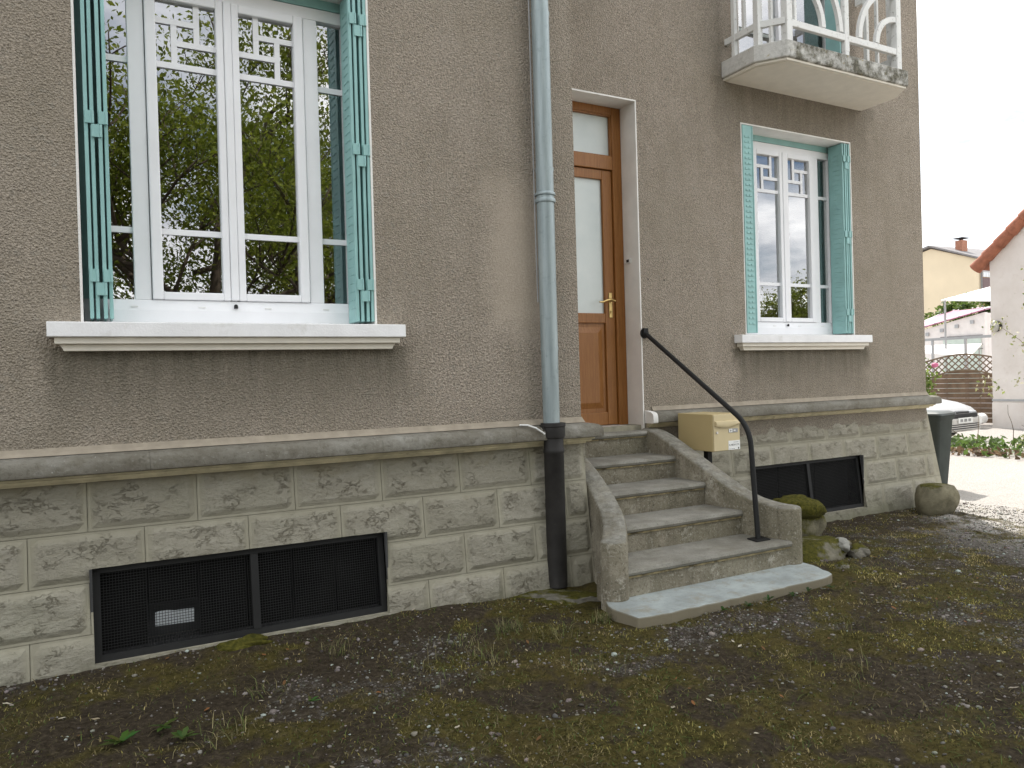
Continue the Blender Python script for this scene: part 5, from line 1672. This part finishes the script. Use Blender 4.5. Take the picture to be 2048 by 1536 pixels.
# ------------------------------------------------------------------ far things through the gap
def build_far():
    # yellow house
    h = empty('neighbour_house', (46, 22, -.1), label='pale yellow rendered house with a brick chimney in the distance', cat='house')
    m = MB(); m.prism_x([(19.8, -.3), (27.5, -.3), (27.5, 6.9), (22.4, 8.07), (19.8, 7.12)], 42, 42.3); m.build('gable_wall', 'yellow_render', h)
    m = MB(); m.box(42.31, 52, 19.8, 20.1, -.3, 7.0); m.build('side_wall', 'tan_render', h)
    m = MB(); m.box(42.31, 52, 27.2, 27.5, -.3, 6.9); m.build('back_wall', 'yellow_render', h)
    m = MB(); m.add([(41.8, 19.45, 7.02), (52, 19.45, 7.02), (52, 22.4, 8.3), (41.8, 22.4, 8.17), (41.8, 19.45, 7.12), (52, 19.45, 7.12), (52, 22.4, 8.4), (41.8, 22.4, 8.27)],
                    [(0, 1, 2, 3), (4, 7, 6, 5), (0, 4, 5, 1), (1, 5, 6, 2), (2, 6, 7, 3), (3, 7, 4, 0)])
    rf = m.build('roof', 'roof_slate', h)
    m = MB(); m.add([(41.8, 22.401, 8.17), (52, 22.401, 8.3), (52, 27.8, 6.95), (41.8, 27.8, 6.82), (41.8, 22.401, 8.27), (52, 22.401, 8.4), (52, 27.8, 7.05), (41.8, 27.8, 6.92)],
                    [(0, 1, 2, 3), (4, 7, 6, 5), (0, 4, 5, 1), (1, 5, 6, 2), (2, 6, 7, 3), (3, 7, 4, 0)])
    m.build('roof', 'roof_slate', h)
    m = MB(); m.box(43, 43.5, 21.2, 21.6, 7.6, 8.45); ch = m.build('chimney', 'brick_red', h)
    m = MB(); m.box(42.93, 43.57, 21.13, 21.67, 8.55, 8.6); m.tube([(43.25, 21.4, 8.45), (43.25, 21.4, 8.56)], .1, 8); m.build('chimney_cowl', 'cast_iron', ch)
    m = MB(); m.tube([(42.2, 19.72, 0), (42.2, 19.72, 7.0)], .05, 8); m.build('rain_pipe', 'roof_slate', h)
    wn = empty('window', (42.8, 19.78, 5.4), parent=h)
    for i in range(3):
        for j in range(2):
            m = MB(); x = 42.42 + i * .26; z = 6.16 + j * .3
            m.box(x, x + .24, 19.74, 19.82, z, z + .28); m.build('glass_block', 'glass_block', wn, bevel=.02)
    m = MB(); m.box(42.4, 43.2, 19.76, 19.82, 5.2, 6.12); m.build('shutter_panel', 'dark_red_panel', wn)
    # shed with purple sheet roof
    s = empty('shed', (29, 12, -.1), label='white shed with a ribbed purple sheet roof beyond the fence', cat='shed')
    m = MB(); m.prism_x([(11.0, -.3), (14.5, -.3), (14.5, 2.5), (11.0, 3.22)], 27, 27.2); m.build('front_wall', 'shed_white', s)
    m = MB(); m.box(27.21, 31, 11.0, 11.15, -.3, 3.2); m.build('side_wall', 'shed_white', s)
    m = MB(); m.add([(26.9, 10.9, 3.28), (26.9, 14.6, 2.53), (31.4, 15.0, 3.66), (31.4, 12.9, 3.68), (26.9, 10.9, 3.32), (26.9, 14.6, 2.57), (31.4, 15.0, 3.70), (31.4, 12.9, 3.72)],
                    [(0, 1, 2, 3), (4, 7, 6, 5), (0, 4, 5, 1), (1, 5, 6, 2), (2, 6, 7, 3), (3, 7, 4, 0)])
    rf = m.build('roof', 'purple_sheet', s)
    for i in range(9):
        t = i / 8
        a = Vector((26.88, 10.95 + 3.6 * t, 3.335 - .74 * t)); b = Vector((31.4, 12.95 + 2.0 * t, 3.735 - .02 * t))
        m = MB(); m.tube([a, b], .022, 6); m.build('rib', 'white_paint', rf)
    for i in range(4):
        m = MB(); y = 11.35 + .55 * i; z = 3.0 - .2 * (y - 11)
        m.box(26.94, 27.02, y, y + .12, z - .08, z + .04); m.build('rafter_end', 'galvanised', s)
    m = MB(); m.box(26.96, 27.005, 11.12, 12.46, .3, 2.42); m.build('door_panel', 'shed_green', s)
    for z in (2.42, 2.1, 1.95):
        m = MB(); m.box(26.93, 26.96, 11.05, 12.55, z, z + .03); m.build('cross_rail', 'roof_slate', s)
    for y in (11.45, 11.85, 12.2):
        m = MB(); m.box(26.93, 26.959, y, y + .11, 1.99, 2.09); m.build('latch_plate', 'roof_slate', s)
    # awning beside the white house
    a = empty('awning', (22.5, 8.5, -.1), label='white canvas awning on thin posts beside the white house', cat='awning')
    V = [(22.0, 9.42, 3.36), (22.0, 7.2, 3.10), (23.6, 6.9, 3.85), (23.6, 7.9, 3.9)]
    m = MB(); m.add(V + [(x, y, z - .03) for x, y, z in V], [(0, 1, 2, 3), (7, 6, 5, 4), (0, 4, 5, 1), (1, 5, 6, 2), (2, 6, 7, 3), (3, 7, 4, 0)]); m.build('canvas', 'white_canvas', a)
    for x, y, z in ((22.0, 9.3, 3.32), (23.55, 7.85, 3.85)):
        m = MB(); m.tube([(x, y, -.1), (x, y, z)], .03, 8); m.build('post', 'galvanised', a)
    # white parasol-like sheet, lower
    a = empty('canvas_shelter', (22, 9.3, -.1), label='low white canvas shelter behind the lattice fence', cat='shelter')
    V = [(21.5, 10.2, 1.86), (21.5, 8.3, 1.66), (22.6, 8.6, 2.02), (22.6, 10.4, 2.05)]
    m = MB(); m.add(V + [(x, y, z - .04) for x, y, z in V], [(0, 1, 2, 3), (7, 6, 5, 4), (0, 4, 5, 1), (1, 5, 6, 2), (2, 6, 7, 3), (3, 7, 4, 0)]); m.build('canvas', 'white_canvas', a)
    for x, y, z in ((21.55, 10.1, 1.83), (21.55, 8.4, 1.65), (22.55, 8.65, 1.99)):
        m = MB(); m.tube([(x, y, -.1), (x, y, z)], .02, 6); m.build('post', 'galvanised', a)
    # metal rail
    g = empty('metal_railing', (20.5, 8.4, -.1), label='grey metal beam on posts above the lattice fence', cat='railing')
    m = MB(); m.box(20.46, 20.54, 6.5, 10.2, 2.11, 2.18); m.build('beam', 'galvanised', g)
    for y in (7.1, 7.83, 8.75, 9.7):
        m = MB(); m.box(20.47, 20.53, y - .025, y + .025, -.1, 2.109); m.build('post', 'galvanised', g)
    # rolled sheet lying by the white house corner
    m = MB(); m.tube([(18.0, 6.15, .12), (18.5, 6.3, .12)], .13, 16); m.build('rolled_sheet', 'white_canvas', smooth='auto', label='white roll lying on the ground between car and white house', cat='roll')
build_far()

def twigs():
    rr = random.Random(5)
    for i in range(7):
        t = MB(); p = Vector((13.3 + rr.uniform(-.5, .8), 3.1 + rr.uniform(-.6, .9), -.08)); d = Vector((rr.uniform(-.6, .6), rr.uniform(-.6, .6), rr.uniform(.5, 1))).normalized()
        pts = [p]
        for k in range(5):
            d = (d + Vector((rr.uniform(-.3, .3), rr.uniform(-.3, .3), rr.uniform(-.15, .15)))).normalized(); pts.append(pts[-1] + d * .16)
        t.tube(pts, [.008, .007, .006, .005, .004, .003], 5)
        t.build('dry_stem', 'twig', label='thin dry plant stem rising from the planted strip on the drive', cat='stem', group='dry stems in the planted strip')
twigs()
